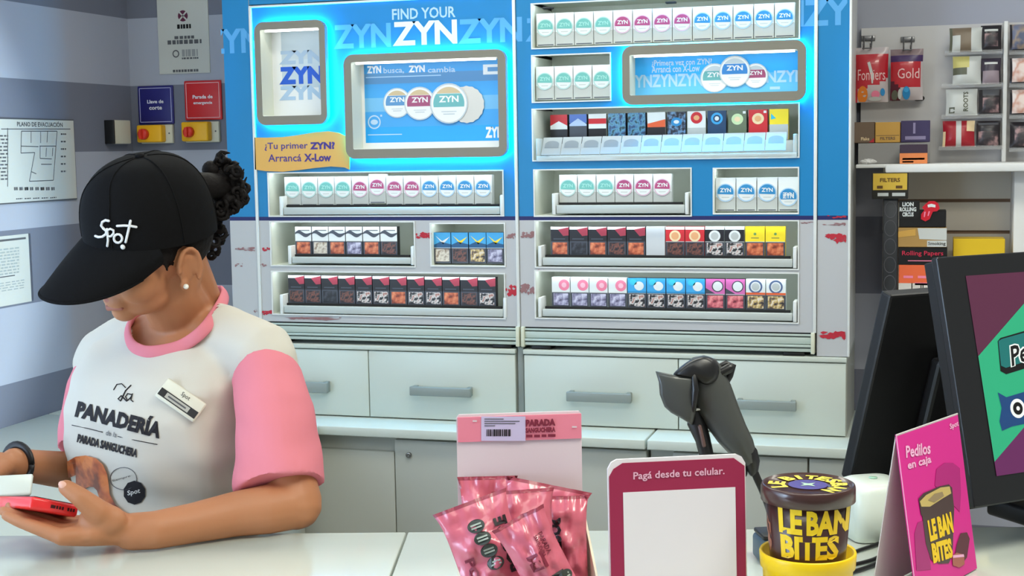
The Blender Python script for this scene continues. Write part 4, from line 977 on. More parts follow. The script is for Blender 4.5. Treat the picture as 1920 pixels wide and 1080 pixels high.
# ================================================================== front counter
ZC = 1.03
A15 = math.radians(15)
E0 = Vector((-.837, 1.82, 0)); CE = Vector((math.cos(A15), math.sin(A15), 0)); CN = Vector((math.sin(A15), -math.cos(A15), 0))
ctop = mat('counter_gloss', (210, 217, 207), .13, .5)
xs_ = (onZ(762, 1000, ZC)-E0).dot(CE)
def counter(x0, x1, label):
    t_ = thing('service_counter', label, 'counter', tuple(E0+CE*(x0+x1)/2), A15, group='white service counter sections')
    m_ = (x1-x0)/2
    b = MB(); b.bbox(-m_, m_, -.70, 0, ZC-.035, ZC, ctop, .002); b.build('counter_top', t_)
    b = MB(); b.bbox(-m_, m_, -.66, -.04, 0, ZC-.035, shade, .003); b.build('counter_body', t_)
counter(-.85, xs_-.0015, 'left glossy white counter section that the employee leans on')
counter(xs_+.0015, 1.7, 'right glossy white counter section carrying the payment sign and screens')
bp = mat('black_plastic', (24, 24, 26), .4)
class Plane:
    """a flat face standing in the room: origin, in-plane axes; px() finds where a sight line meets it"""
    def __init__(s, O, ax, up): s.O = Vector(O); s.a = Vector(ax).normalized(); s.u = Vector(up); s.u = (s.u-s.a*s.u.dot(s.a)).normalized(); s.n = s.a.cross(s.u)
    def px(s, x, y): d = ray(x, y); t = (s.O-CP).dot(s.n)/d.dot(s.n); q = CP+d*t-s.O; return q.dot(s.a), q.dot(s.u)
    def w(s, a, u, o=0): return s.O+s.a*a+s.u*u+s.n*o        # o>0 towards the viewer's side
    def P(s, x, y, o=0): return s.w(*s.px(x, y), o)
def slab(b, pl, pts, o0, o1, mt):
    """outline in plane coordinates with thickness"""
    n = len(pts); vs = [pl.w(a, u, o1) for a, u in pts]+[pl.w(a, u, o0) for a, u in pts]
    b.add(vs, [tuple(range(n)), tuple(range(n, 2*n))[::-1]]+[(i, n+i, n+(i+1) % n, (i+1) % n) for i in range(n)], mt)
def pquad(b, pl, l, t, r, bt, mt, o): b.poly([pl.P(l, bt, o), pl.P(r, bt, o), pl.P(r, t, o), pl.P(l, t, o)], mt)
def ptext(b, pl, s, bl, br, tl, mt, bold, o, clip=None):
    B, R_, L = pl.px(*bl), pl.px(*br), pl.px(*tl)
    b.text(s, lambda u, v: pl.w(B[0]+(R_[0]-B[0])*u+(L[0]-B[0])*v, B[1]+(R_[1]-B[1])*u+(L[1]-B[1])*v, o), mt, bold, clip)
def dirv(deg): return Vector((math.cos(math.radians(deg)), math.sin(math.radians(deg)), 0))
Z = Vector((0, 0, 1))
# ---- payment sign (the square code is left blank)
mar = mat('sign_maroon', (150, 38, 72), .42, .4); qw = mat('sign_white', (224, 218, 220), .45); lilw = mat('sign_pinkwhite', (222, 170, 190), .5)
D0 = T(1145, 1080, 1.5); ax = dirv(24)
pl = Plane((D0.x, D0.y, ZC), ax, Z-Vector((-ax.y, ax.x, 0))*-.05)
w1 = pl.px(1398, 900)[0]; h1 = pl.px(1146, 864)[1]; h2 = pl.px(1397, 849)[1]; hh = (h1+h2)/2
t_ = thing('payment_sign', 'maroon payment sign with white lettering and a blank white square on the counter', 'sign', tuple(pl.w(w1/2, 0)), math.radians(24))
b = MB(); c = .010
slab(b, pl, [(0, .002)]+[(w1, .002), (w1, hh-c), (w1-.004, hh-.003), (w1-c, hh), (c, hh), (.004, hh-.003), (0, hh-c)], -.004, 0, qw)
b.build('sign_card', t_, world=True, fix=True)
b = MB(); e = .0012
slab(b, pl, [(e, .004), (w1-e, .004), (w1-e, hh-.013), (w1-.013, hh-.004), (.016, hh-.004), (.006, hh-.010), (e, hh-.018)], 0, .0008, mar); b.build('printed_face', t_, world=True, fix=True)
b = MB(); ptext(b, pl, 'Pagá desde tu celular.', (1187, 903), (1358, 893), (1187, 885), lilw, .018, .0014); b.build('lettering', t_, world=True)
b = MB(); qa, qb = pl.px(1168, 931), pl.px(1378, 905); qz = pl.px(1170, 923)[1]
slab(b, pl, [(qa[0], .02), (qb[0], .02), (qb[0], qz), (qa[0], qz)], .0009, .0014, qw); b.build('blank_square', t_, world=True, fix=True)
b = MB(); acl = clear('acrylic_stand', (224, 230, 228), .35)
slab(b, pl, [(-.006, .002), (w1+.006, .002), (w1+.006, .035), (-.006, .035)], .002, .004, acl)
slab(b, pl, [(-.006, .002), (-.001, .002), (-.001, .055), (-.006, .055)], -.006, .003, acl)
bb = [pl.w(-.006, .002, .004), pl.w(w1+.006, .002, .004), pl.w(w1+.006, .001, -.04), pl.w(-.006, .001, -.04)]
b.add([p+Z*q for q in (0, .003) for p in bb], [(0, 1, 2, 3), (4, 7, 6, 5), (0, 4, 5, 1), (1, 5, 6, 2), (2, 6, 7, 3), (3, 7, 4, 0)], acl)
b.build('acrylic_stand', t_, world=True, fix=True)
# ---- brown tub in a yellow tub
brn = mat('tub_brown', (62, 34, 30), .28, .5, coat=.3); yel2 = mat('tub_yellow', (238, 196, 8), .35, .4); ylet = mat('tub_letter', (240, 200, 30), .4)
DT = 1.5
ctr = T(1515, 905, DT); px_m = F_PX/DT
zt = ctr.z; zl = T(1515, 936, DT).z; zb_ = T(1515, 1048, DT).z
cx, cy = ctr.x, ctr.y
R0 = 87.5/px_m
t_ = thing('ice_cream_tub', 'brown lidded tub with yellow lettering standing in a yellow tub', 'tub', (cx, cy, zb_))
L0 = zt-zl
b = MB(); b.lathe([(R0*.9, zl-zb_-.001), (R0*1.0, zl-zb_), (R0*1.0, zt-zb_-.004), (R0*.985, zt-zb_-.001), (R0*.95, zt-zb_), (R0*.93, zt-zb_-.003), (.002, zt-zb_-.003)], brn, n=56)
lid = b.build('lid', t_)
Rb1, Rb0 = R0*.905, R0*.80
hb = zl-zb_
b = MB(); b.lathe([(.002, .0), (Rb0, .0), (Rb0*1.01, .004), (Rb1, hb-.001), (.002, hb-.001)], brn, n=56); body = b.build('body', t_)
cdir = math.atan2(CP.y-cy, CP.x-cx)       # the printed front
def onbody(a, v, o=.0006):
    r = Rb0+(Rb1-Rb0)*v+o; return Vector((r*math.cos(cdir+a), r*math.sin(cdir+a), hb*v))
b = MB()
def bodytext(s, xa, xb_, va, vb):
    n = len(s)
    fn = lambda u, v: onbody(math.asin(max(-.985, min(.985, xa+(xb_-xa)*u))), va+(vb-va)*v)
    b.text(s, fn, ylet, .045)
bodytext('LE', -.68, -.13, .55, .985); bodytext('BAN', -.03, .965, .55, .97)
bodytext('BITES', -.66, .76, .12, .53)
cocoa = mat('tub_cocoa', (150, 84, 60), .4)
b.add([onbody(-1.45+.35*i/4, .2+.5*j/4+.08*math.sin(i*2+j), .0005) for j in range(5) for i in range(5)], [(j*5+i, j*5+i+1, j*5+i+6, j*5+i+5) for j in range(4) for i in range(4) if (i+j) % 3 != 1], cocoa)
b.build('lettering', body)
b = MB(); zz = zt-zb_-.0022
def lidp(x, y, o=0): ca, sa = math.cos(cdir+math.pi/2), math.sin(cdir+math.pi/2); return Vector((x*ca-y*sa, x*sa+y*ca, zz+o))   # x right, y away as seen from the front
def lidp(x, y, o=0):
    rx, ry = -math.sin(cdir), math.cos(cdir); return Vector((x*rx-y*math.cos(cdir), x*ry-y*math.sin(cdir), zz+o))
vio = mat('tub_violet', (78, 66, 132), .4)
b.poly([lidp(.021*math.cos(k*.2618), .021*math.sin(k*.2618), .0002) for k in range(24)], vio)
b.poly([lidp((.011 if k % 2 else .004)*math.cos(k*.785), (.011 if k % 2 else .004)*math.sin(k*.785), .0005) for k in range(8)], mat('tub_mint', (170, 200, 176), .4))
for s, aa, step in (('BITES', 132, -24), ('LE', 200, -26), ('BAN', 8, -26)):
    for i, ch in enumerate(s):
        a = math.radians(aa+step*i); ca, sa = math.cos(a), math.sin(a); uv = text_tris(ch, .05)
        wd = .0135 if ch != 'I' else .005
        b.text(ch, lambda u, v, ca=ca, sa=sa, wd=wd: lidp(ca*(.024+.018*v)+sa*(u-.5)*wd, sa*(.024+.018*v)-ca*(u-.5)*wd, .0004), mat('tub_lidletter', (232, 210, 70), .4), .05)
b.build('lettering', lid)
yr = T(1515, 1034, DT).z-ZC; Ry = 90/px_m; H = yr
b = MB(); b.lathe([(.002, 0), (Ry*.86, 0), (Ry*.93, H-.018), (Ry*.98, H-.017), (Ry*1.0, H-.002), (Ry*.985, H), (Ry*.93, H-.001), (Ry*.92, H-.03), (.002, zb_-ZC-.0015)], yel2, n=56)
solo(b, 'plastic_tub', 'bright yellow tub holding the brown lidded tub on the counter', 'tub', (cx, cy, ZC))
# ---- folded tent card
pkc = mat('card_pink', (214, 36, 142), .4, .4); cwh = mat('card_white', (206, 200, 200), .6); pkd = mat('card_magenta', (176, 28, 120), .4); pkl = mat('card_rose', (238, 176, 214), .5)
d_ = dirv(64.7); nn = Vector((d_.y, -d_.x, 0)); BL = onZ(1719, 1128, ZC+.002)
sft = min((abs(Plane(BL, d_, Z*.2-nn*(.2*k/400)).px(1680, 815)[0]), k) for k in range(0, 200))[1]*.2/400
pl = Plane(BL, d_, Z*.2-nn*sft); hs = pl.px(1680, 815)[1]; sft, hgt = sft*hs/math.hypot(sft, .2), .2*hs/math.hypot(sft, .2)
wc = pl.px(1815, 930)[0]
t_ = thing('tent_card', 'bright pink folded card advertising a brown tub, beside the monitors', 'tent card', tuple(BL+d_*wc/2-nn*sft), math.radians(64.7))
b = MB(); slab(b, pl, [(0, 0), (wc, 0), (wc, hs), (0, hs)], -.0012, 0, pkc)
b.build('front_panel', t_, world=True, fix=True)
pb_ = Plane(BL-nn*2*sft, d_, Z*hgt+nn*sft)
b = MB(); slab(b, pb_, [(0, 0), (wc, 0), (wc, hs), (0, hs)], -.0006, .0006, cwh); b.build('back_panel', t_, world=True, fix=True)
b = MB()
def pp(pts, mt, o): b.poly([pl.P(x, y, o) for x, y in pts], mt)
slab(b, pl, [(0, 0), (.0014, 0), (.0014, hs), (0, hs)], 0, .0004, pkl)
ptext(b, pl, 'Pedilos', (1698, 859), (1744, 851), (1697, 836), pkl, .03, .0008); ptext(b, pl, 'en caja', (1702, 885), (1746, 872), (1700, 866), pkl, .03, .0008)
ptext(b, pl, 'Spot', (1781, 808), (1797, 801), (1779, 795), pkl, .03, .0008, (0, 1, 0, 1))
pp([(1752, 910), (1755, 880), (1770, 868), (1786, 868), (1799, 878), (1801, 925), (1799, 960)], pkd, .0006)
pp([(1714, 1000), (1720, 980), (1735, 975), (1745, 1068), (1718, 1070)], mat('card_plum', (166, 40, 116), .4), .0005)
b.build('lettering', t_, world=True); b = MB()
pp([(1723, 942), (1728, 965), (1735, 1020), (1745, 1050), (1760, 1057), (1778, 1056), (1785, 1040), (1788, 955), (1784, 913)], brn, .0008)
pp([(1721, 935), (1730, 925), (1760, 912), (1778, 908), (1784, 915), (1786, 940), (1770, 955), (1740, 970), (1726, 966)], brn, .0009)
pp([(1723, 940), (1735, 928), (1762, 914), (1779, 912), (1782, 925), (1765, 935), (1742, 950), (1726, 950)], mat('card_straw', (196, 172, 104), .5), .0012)
pp([(1738, 938), (1750, 926), (1765, 922), (1768, 930), (1750, 942)], mat('card_olive', (150, 130, 96), .5), .0015)
ptext(b, pl, 'LE BAN', (1743, 1016), (1787, 998), (1737, 976), ylet, .06, .0012); ptext(b, pl, 'BITES', (1749, 1057), (1786, 1045), (1744, 1019), ylet, .06, .0012)
pp([(1788, 1050), (1793, 1020), (1800, 1000), (1812, 998), (1817, 1010), (1812, 1045), (1800, 1060), (1790, 1060)], mat('card_cocoa', (92, 44, 56), .45), .0009)
pp([(1784, 1042), (1792, 1036), (1806, 1040), (1807, 1058), (1797, 1064), (1785, 1060)], mat('card_biscuit', (168, 100, 88), .5), .0012); pp([(1785, 1041), (1805, 1039), (1806, 1044), (1785, 1046)], pkl, .0014)
b.build('tub_picture', t_, world=True)
# ---- customer screen and cashier monitor
scr_m = mat('screen_plum', (70, 30, 52), .25, .5, emit=.35, ecol=(84, 40, 66)); scr_g = mat('screen_green', (30, 120, 88), .25, .5, emit=.6, ecol=(38, 150, 108)); scr_p = mat('screen_violet', (74, 28, 66), .25, .5, emit=.4, ecol=(100, 36, 92))
bez = mat('bezel_black', (20, 21, 25), .35, .5)
h_ = dirv(41.7); nb = dirv(131.7)
pl = Plane(T(1828, 953, 1.83), h_, Z*math.cos(math.radians(13.5))+nb*math.sin(math.radians(13.5)))
hb_ = pl.px(1788, 480)[1]; wb = .40
base = T(1860, 1000, 1.90)
t_ = thing('customer_screen', 'black customer screen showing green and purple advertising at the right edge', 'screen', (base.x, base.y, ZC), math.radians(41.7))
b = MB()
slab(b, pl, [(0, 0), (wb, 0), (wb, hb_), (0, hb_)], -.012, 0, bez)
slab(b, pl, [(.006, .004), (wb-.006, .004), (wb-.006, hb_-.004), (.006, hb_-.004)], -.034, -.012, bp); b.build('housing', t_, world=True, fix=True, bevel=.002)
sx, sy = pl.px(1822, 700)[0], pl.px(1853, 895)[1]; sx = pl.px(1838, 700)[0]; st = pl.px(1816, 517)[1]
b = MB(); o = .0008
b.poly([pl.w(sx, sy, o), pl.w(wb-.02, sy, o), pl.w(wb-.02, st, o), pl.w(sx, st, o)], scr_m)
g = lambda x, y: (max(pl.px(x, y)[0], sx), min(max(pl.px(x, y)[1], sy), st))
gl = [(sx, pl.px(1834, 668)[1]), g(1920, 568)]
_k = (gl[1][1]-gl[0][1])/(gl[1][0]-gl[0][0]); gl.append((min(wb-.02, gl[0][0]+(st-gl[0][1])/_k), st))
gl += [(wb-.02, st), (wb-.02, st*.75), g(1990, 740), g(1920, 800), (sx, pl.px(1849, 868)[1])]
b.poly([pl.w(a, u, o+.0004) for a, u in gl], scr_g)
b.poly([pl.w(a, u, o+.0004) for a, u in [gl[-1], gl[-2], gl[-3], gl[-4], (wb-.02, sy), (sx, sy)]], scr_p)
tl = mat('screen_teal', (24, 92, 92), .3, emit=.3, ecol=(30, 110, 108)); scb = mat('screen_blue', (24, 56, 100), .3, emit=.3, ecol=(30, 66, 120)); scw = mat('screen_white', (200, 206, 206), .3, emit=.4)
def sp_(pts, mt, o2): b.poly([pl.P(x, y, o2) for x, y in pts], mt)
sp_([(1869, 640), (1874, 634), (1990, 600), (1995, 668), (1885, 702), (1874, 696)], ink, .0017)
sp_([(1870, 640), (1876, 636), (1990, 604), (1993, 655), (1884, 690), (1875, 686)], tl, .0020)
ptext(b, pl, 'Pe', (1893, 690), (1928, 678), (1890, 648), scw, .09, .0023); ptext(b, pl, 'Pe', (1895, 688), (1926, 677), (1892, 650), ink, .02, .0026)
sp_([(1869, 736), (1885, 745), (1985, 715), (1990, 780), (1895, 800), (1877, 808), (1872, 790), (1876, 765)], scb, .0020)
cx_, cy_ = pl.px(1906, 766)
for r_, mt, o2 in ((.013, scw, .0023), (.0085, ink, .0026), (.003, scw, .0029)): b.poly([pl.w(cx_+r_*math.cos(k*.2618), cy_+r_*1.0*math.sin(k*.2618), o2) for k in range(24)], mt)
b.build('screen_picture', t_, world=True)
foot = [pl.w(.12, 0, -.05), pl.w(.34, 0, -.05)]
b = MB(); m0 = Vector((foot[0].x, foot[0].y, 0)); m1 = Vector((foot[1].x, foot[1].y, 0)); mid = (m0+m1)/2
xf = Matrix.Translation(Vector((mid.x, mid.y, ZC))) @ Matrix.Rotation(math.radians(41.7), 4, 'Z')
b.bbox(-.05, .13, -.06, .12, .0005, .028, bp, .006, 3, xf); b.bbox(-.05, .05, -.015, .045, .026, .11, bp, .006, 3, xf); b.build('stand', t_, world=True)
# cashier monitor: we see its back
pm = Plane(T(1592, 905, 2.07), h_, Z*math.cos(math.radians(17))-nb*math.sin(math.radians(17)))
hm = pm.px(1650, 556)[1]; wm = .345
bm_ = pm.w(wm/2, 0); 
t_ = thing('cashier_monitor', 'black cashier monitor seen from behind, left of the customer screen', 'monitor', (bm_.x, bm_.y, ZC), math.radians(41.7))
b = MB(); slab(b, pm, [(0, 0), (wm, 0), (wm, hm), (0, hm)], -.022, 0, bp); b.build('housing', t_, world=True, fix=True, bevel=.004)
b = MB(); slab(b, pm, [(.015, .015), (wm-.015, .015), (wm-.015, hm-.015), (.015, hm-.015)], -.0235, -.022, mat('screen_dark', (12, 12, 16), .12, .6)); b.build('screen_glass', t_, world=True, fix=True)
b = MB(); v0 = pm.px(1735, 700); slab(b, pm, [(.10, .05), (wm-.06, .05), (wm-.06, hm*.66), (.10, hm*.66)], 0, .022, bp); bk = b.build('rear_cover', t_, world=True, fix=True, bevel=.006)
b = MB(); slab(b, pm, [(.15, .09), (.25, .09), (.25, .15), (.15, .15)], .021, .03, mat('black_satin', (34, 34, 38), .3)); b.build('mount_plate', bk, world=True, fix=True)
b = MB(); q0 = pm.w(wm*.6, .0, .02)
xf = Matrix.Translation(Vector((q0.x, q0.y, ZC))) @ Matrix.Rotation(math.radians(41.7), 4, 'Z')
b.bbox(-.085, .085, -.045, .08, .0005, .018, bp, .005, 3, xf)
b.tube([xf @ Vector((0, .02, .015)), xf @ Vector((0, .01, .08)), pm.w(wm*.6, .08, .012)], [.026, .024, .022], bp, 14); b.build('stand', t_, world=True)
# ---- white device and cables right of the tub
p0 = onZ(1636, 1004, ZC); wht = mat('device_white', (214, 222, 212), .3, .5)
t_ = thing('desk_device', 'rounded white plastic device behind the brown tub', 'device', (p0.x, p0.y, ZC), math.radians(28))
b = MB(); rings = []
for z, s_, r in ((.0006, .036, .012), (.002, .040, .014), (.045, .041, .016), (.068, .040, .018), (.078, .036, .018), (.081, .030, .016), (.082, .015, .01)):
    rings.append([Vector((x, y, z)) for x, y in rrect(-s_, s_, -s_, s_, r, 5)])
b.loft(rings, wht); b.build('shell', t_)
b = MB(); b.lathe([(.002, .0825), (.006, .0825), (.006, .0835), (.002, .0835)], mat('device_mint', (160, 200, 176), .4), n=20); b.build('button', t_)
cbl = mat('cable_black', (20, 20, 22), .45)
def cable(pts, r, label, group='black cables behind the tub'):
    b = MB(); pts = [Vector(p) for p in pts]; sm = []
    for i in range(len(pts)-1):
        p = [pts[max(i-1, 0)], pts[i], pts[i+1], pts[min(i+2, len(pts)-1)]]
        for k in range(6):
            t = k/6; sm.append(.5*((2*p[1])+(p[2]-p[0])*t+(2*p[0]-5*p[1]+4*p[2]-p[3])*t*t+(3*p[1]-p[0]-3*p[2]+p[3])*t**3))
    sm.append(pts[-1]); b.tube(sm, r, cbl, 8); solo(b, 'cable', label, 'cable', tuple(pts[0]), world=True, group=group)
cz = ZC+.0035
def cp_(x, y, dz=0): q = onZ(x, y, cz); return q+Z*dz
cable([cp_(1560, 1052), cp_(1605, 1034), cp_(1640, 1022), cp_(1672, 1010), cp_(1700, 1008)], .0028, 'black cable curving in front of the white device, upper one')
cable([cp_(1560, 1066), cp_(1604, 1058), cp_(1640, 1048), cp_(1662, 1034), cp_(1690, 1018)], .0028, 'black cable lying between the yellow tub and the pink card')
cable([cp_(1570, 1080), cp_(1606, 1070), cp_(1640, 1058), cp_(1660, 1046), cp_(1690, 1030)], .0028, 'black cable nearest the yellow tub, lowest of the bundle')
b = MB(); bx = onZ(1424, 1075, ZC); b.bbox(-.03, .010, -.02, .03, .0005, .034, mat('box_slate', (70, 88, 100), .4), .006, 3)
b.bbox(-.028, .008, -.018, .028, .034, .040, bp, .002)
solo(b, 'card_reader', 'small slate and black device between the payment sign and the yellow tub', 'device', (bx.x+.02, bx.y+.06, ZC), .4)
# ---- barcode scanner on its stand
scn = mat('scanner_grey', (66, 68, 66), .32, .5); scd = mat('scanner_black', (22, 22, 24), .35, .5)
DS = 1.72; k_ = DS/F_PX
def pillow(b, pts, D, hd, mt, prof=((-1, .72), (-.85, .9), (-.45, .99), (0, 1.0), (.45, .99), (.85, .9), (1, .72))):
    cx = sum(p[0] for p in pts)/len(pts); cy = sum(p[1] for p in pts)/len(pts)
    b.loft([[T(cx+(x-cx)*s, cy+(y-cy)*s, D+hd*o) for x, y in pts] for o, s in prof], mt)
sb = T(1330, 905, DS+.0); base_ = Vector((sb.x, sb.y, ZC))
t_ = thing('barcode_scanner', 'dark grey handheld barcode scanner resting in its stand behind the payment sign', 'scanner', tuple(base_))
def smooth(pts, n=4):
    out = []
    for i in range(len(pts)):
        p = [pts[(i-1) % len(pts)], pts[i], pts[(i+1) % len(pts)], pts[(i+2) % len(pts)]]
        for k in range(n):
            t = k/n; out.append(tuple(.5*((2*p[1][c])+(p[2][c]-p[0][c])*t+(2*p[0][c]-5*p[1][c]+4*p[2][c]-p[3][c])*t*t+(3*p[1][c]-p[0][c]-3*p[2][c]+p[3][c])*t**3) for c in (0, 1)))
    return out
b = MB(); b.tube([T(1318, 708, DS), T(1334, 740, DS), T(1353, 778, DS), T(1372, 812, DS-.003), T(1390, 838, DS-.004), T(1403, 858, DS-.004)], [42*k_, 41*k_, 36*k_, 31*k_, 26*k_, 18*k_], scn, 20, True, 1.0, ref=FW); b.build('handle', t_, world=True)
b = MB(); pillow(b, smooth([(1262, 703), (1278, 686), (1298, 673), (1322, 667), (1342, 676), (1350, 695), (1345, 715), (1325, 724), (1300, 712), (1280, 708)]), DS, .034, scd); b.build('head', t_, world=True)
b = MB(); pillow(b, [(1229, 696), (1235, 716), (1237, 740), (1246, 763), (1258, 774), (1278, 785), (1298, 797), (1304, 775), (1308, 735), (1303, 706), (1266, 703)], DS+.002, .035, scn, ((-1, .80), (-.93, .95), (-.8, 1), (0, 1), (.8, 1), (.93, .95), (1, .8))); b.build('scan_hood', t_, world=True)
b = MB(); b.tube([T(1301, 700, DS-.030), T(1304, 730, DS-.036), T(1300, 768, DS-.03)], [.0035, .0045, .0035], scd, 10); b.build('trigger', t_, world=True)
b = MB(); b.tube([T(1346, 690, DS), T(1362, 682, DS), T(1374, 686, DS), T(1368, 704, DS), T(1356, 728, DS), T(1348, 712, DS)], .0045, scd, 10)
b.tube([T(1350, 700, DS-.012), T(1368, 690, DS-.012)], .006, scd, 10); b.build('cradle_clip', t_, world=True)
b = MB(); b.tube([T(1402, 850, DS-.004), T(1410, 868, DS-.004), T(1412, 884, DS-.002)], [.0125, .010, .0065], scd, 12); b.tube([T(1394, 868, DS-.002), T(1393, 888, DS-.002)], .0055, scd, 10); b.build('cable_boot', t_, world=True)
b = MB(); b.tube([T(1303, 770, DS), T(1306, 792, DS), T(1318, 825, DS), T(1326, 860, DS), T(1330, 905, DS), base_+Z*.012], [.009, .012, .0095, .009, .009, .011], scd, 12)
b.tube([T(1312, 800, DS-.012), T(1320, 835, DS-.012)], .0025, mat('neck_edge', (96, 74, 70), .4), 6)
b.lathe([(.002, .0006), (.048, .0006), (.05, .004), (.046, .014), (.02, .018), (.002, .018)], scd, tuple(base_), 32); b.build('stand', t_, world=True)
b = MB(); pillow(b, [(1299, 766), (1313, 765), (1314, 769), (1300, 771)], DS-.012, .002, mat('neck_tag', (226, 226, 220), .5)); b.build('neck_tag', t_, world=True)
e1 = onZ(1470, 1012, ZC+.004)
cable([T(1411, 876, DS-.003), T(1420, 898, DS-.002), T(1430, 920, DS+.005), T(1441, 950, DS+.02), T(1452, 985, DS+.05), e1, e1+Vector((.05, .03, 0))], .0048, 'dark scanner cable dropping from the scanner handle to the counter', None)
# ---- pink counter display of wrapped pastries
bagp = mat('bag_pink_film', (200, 98, 117), .28, .5, coat=.35, bump=.6, bscale=45); bagd = mat('bag_seam', (150, 62, 78), .35)
cdp = mat('card_salmon', (226, 130, 148), .45); cdw = mat('card_pale', (214, 196, 200), .5); lilp = mat('sticker_lilac', (196, 184, 214), .45); bki = mat('bag_ink', (34, 28, 32), .5); wineI = mat('bag_wine_ink', (122, 36, 58), .5)
ax = dirv(21); PB = T(975, 1080, 1.66)
pl = Plane((PB.x, PB.y, ZC), ax, Z)
L_, R_ = pl.px(857, 850)[0], pl.px(1091, 850)[0]; top_ = pl.px(975, 774)[1]
t_ = thing('display_box', 'pale pink cardboard counter display with a header strip and lilac sticker', 'display box', tuple(pl.w((L_+R_)/2, 0)), math.radians(21))
b = MB(); slab(b, pl, [(L_, 0.001), (R_, 0.001), (R_, top_-.004), (R_-.003, top_), (L_+.003, top_), (L_, top_-.004)], -.003, 0, cdw); b.build('back_card', t_, world=True, fix=True)
b = MB(); hz0 = pl.px(975, 825)[1]
slab(b, pl, [(L_+.0015, hz0), (R_-.0005, hz0), (R_-.0005, top_-.003), (L_+.0015, top_-.003)], 0, .002, cdp); hd = b.build('header_strip', t_, world=True, fix=True)
b = MB(); pquad(b, pl, 902, 780, 985, 826, lilp, .0026)
for k in range(4): pquad(b, pl, 908, 784+k*4.2, 908+(36, 66, 58, 20)[k], 785.6+k*4.2, inkg, .003)
rn = random.Random(3); xx = 912
while xx < 955: w_ = rn.uniform(.8, 3); pquad(b, pl, xx, 804, xx+w_, 817, ink, .003); xx += w_+rn.uniform(.7, 2)
b.build('sticker', hd, world=True); b = MB()
ptext(b, pl, 'PARADA', (985, 799), (1041, 797), (985, 786), wineI, .06, .003); ptext(b, pl, 'SANGUCHERA', (985, 811), (1041, 809), (985, 801.5), wineI, .06, .003)
for a in ((986, 814, 998, 819), (1001, 814, 1012, 819), (1015, 813.5, 1024, 818.5), (1027, 813, 1041, 818)): pquad(b, pl, *a, wineI, .003)
for a in ((886, 787, 894, 790), (1072, 798, 1081, 801)): pquad(b, pl, *a, cdw, .003)
b.build('lettering', hd, world=True)
b = MB(); dp_ = .175
slab(b, pl, [(L_, .001), (R_, .001), (R_, .004), (L_, .004)], 0, dp_, cdw)
slab(b, pl, [(L_, .001), (R_, .001), (R_, .045), (L_, .045)], dp_, dp_+.0025, cdp); b.build('tray', t_, world=True, fix=True)
for q in (L_, R_+.0025):
    b = MB(); vs = [pl.w(q, .001, 0), pl.w(q, .001, dp_), pl.w(q, .05, dp_), pl.w(q, .115, .015), pl.w(q, .12, 0)]
    b.add(vs+[v-pl.a*.0025 for v in vs], [(0, 1, 2, 3, 4), (9, 8, 7, 6, 5)]+[(i, 5+i, 5+(i+1) % 5, (i+1) % 5) for i in range(5)], mat('card_cream', (226, 214, 190), .5)); b.build('side_flap', t_, world=True, fix=True)
def flow_bag(label, top, bot, wpx, Dt, Db, seed, deco=None, bulge=.018, tilt=0, fold=0, badges=()):
    """sealed pillow bag: top/bottom centre in px at depth Dt/Db, width in px"""
    A, B = T(top[0], top[1], Dt), T(bot[0], bot[1], Db); ln = (A-B).length; up = (A-B).normalized()
    N = (CP-A).normalized(); N = (N-up*N.dot(up)).normalized(); W_ = up.cross(N)
    W_ = (W_*math.cos(tilt)+N*math.sin(tilt)).normalized(); N = W_.cross(up)
    N = -N if N.dot(CP-A) < 0 else N
    wv = wpx/F_PX*Dt
    def S(u, v, side=1, o=0):
        e = max(0, 1-abs(2*u-1)**2.6)*min(1, (1-abs(2*v-1)**7)*1.1)*(1-abs(2*v-1)**6)
        fl = 1+.10*abs(2*v-1)**6-.09*(1-abs(2*v-1)**3)*.8
        nz = noise.noise(Vector((u*3.1+seed, v*5.3, seed*1.7)))*.011+noise.noise(Vector((u*9+seed, v*13, 3.)))*.0036
        wr = .0022*math.sin(u*34+seed)*max(0, abs(2*v-1)-.66)/.34
        end = noise.noise(Vector((u*2.4+seed*2, 0, 9.)))*.010*max(0, abs(2*v-1)-.8)/.2
        return B+up*(ln*v+ (fold*(u-.5) if v > .9 else 0))+W_*(wv*(u-.5)*fl)+N*(side*(bulge*e*.5)+ (nz*(.25+e))*(1 if side > 0 else .6)+wr+end+o)
    b = MB(); nu, nv = 20, 34
    for side in (1, -1):
        vs = [S(i/nu, j/nv, side) for j in range(nv+1) for i in range(nu+1)]
        fs = []; fd = []
        for j in range(nv):
            for i in range(nu):
                q = (j*(nu+1)+i, j*(nu+1)+i+1, (j+1)*(nu+1)+i+1, (j+1)*(nu+1)+i); (fd if j in (0, nv-1) else fs).append(q if side > 0 else q[::-1])
        n0 = len(b.v); b.add(vs, fs, bagp, True); k = b.m(bagd)
        for f in fd: b.f.append([x+n0 for x in f]); b.mi.append(k); b.sm.append(True)
    loc = S(.5, .02)
    o = solo(b, 'wrapped_pastry', label, 'wrapped snack', tuple(loc), world=True, group='pink wrapped pastries in the counter display')
    bm = bmesh.new(); bm.from_mesh(o.data); bmesh.ops.remove_doubles(bm, verts=bm.verts, dist=.0002); bm.to_mesh(o.data); bm.free()
    if deco:
        c = MB(); deco(c, lambda u, v, q=.0016: S(u, v, 1, q)); inv = Matrix.Translation(-Vector(loc)); c.v = [inv @ v for v in c.v]
        c.build('lettering', o)
    for q in badges:
        c = MB(); badge(c, lambda u, v, q=.0016: S(u, v, 1, q), *q); inv = Matrix.Translation(-Vector(loc)); c.v = [inv @ v for v in c.v]; c.build('badge', o)
badg = mat('badge_dark', (52, 58, 54), .45); badl = mat('badge_pale', (150, 160, 150), .5)
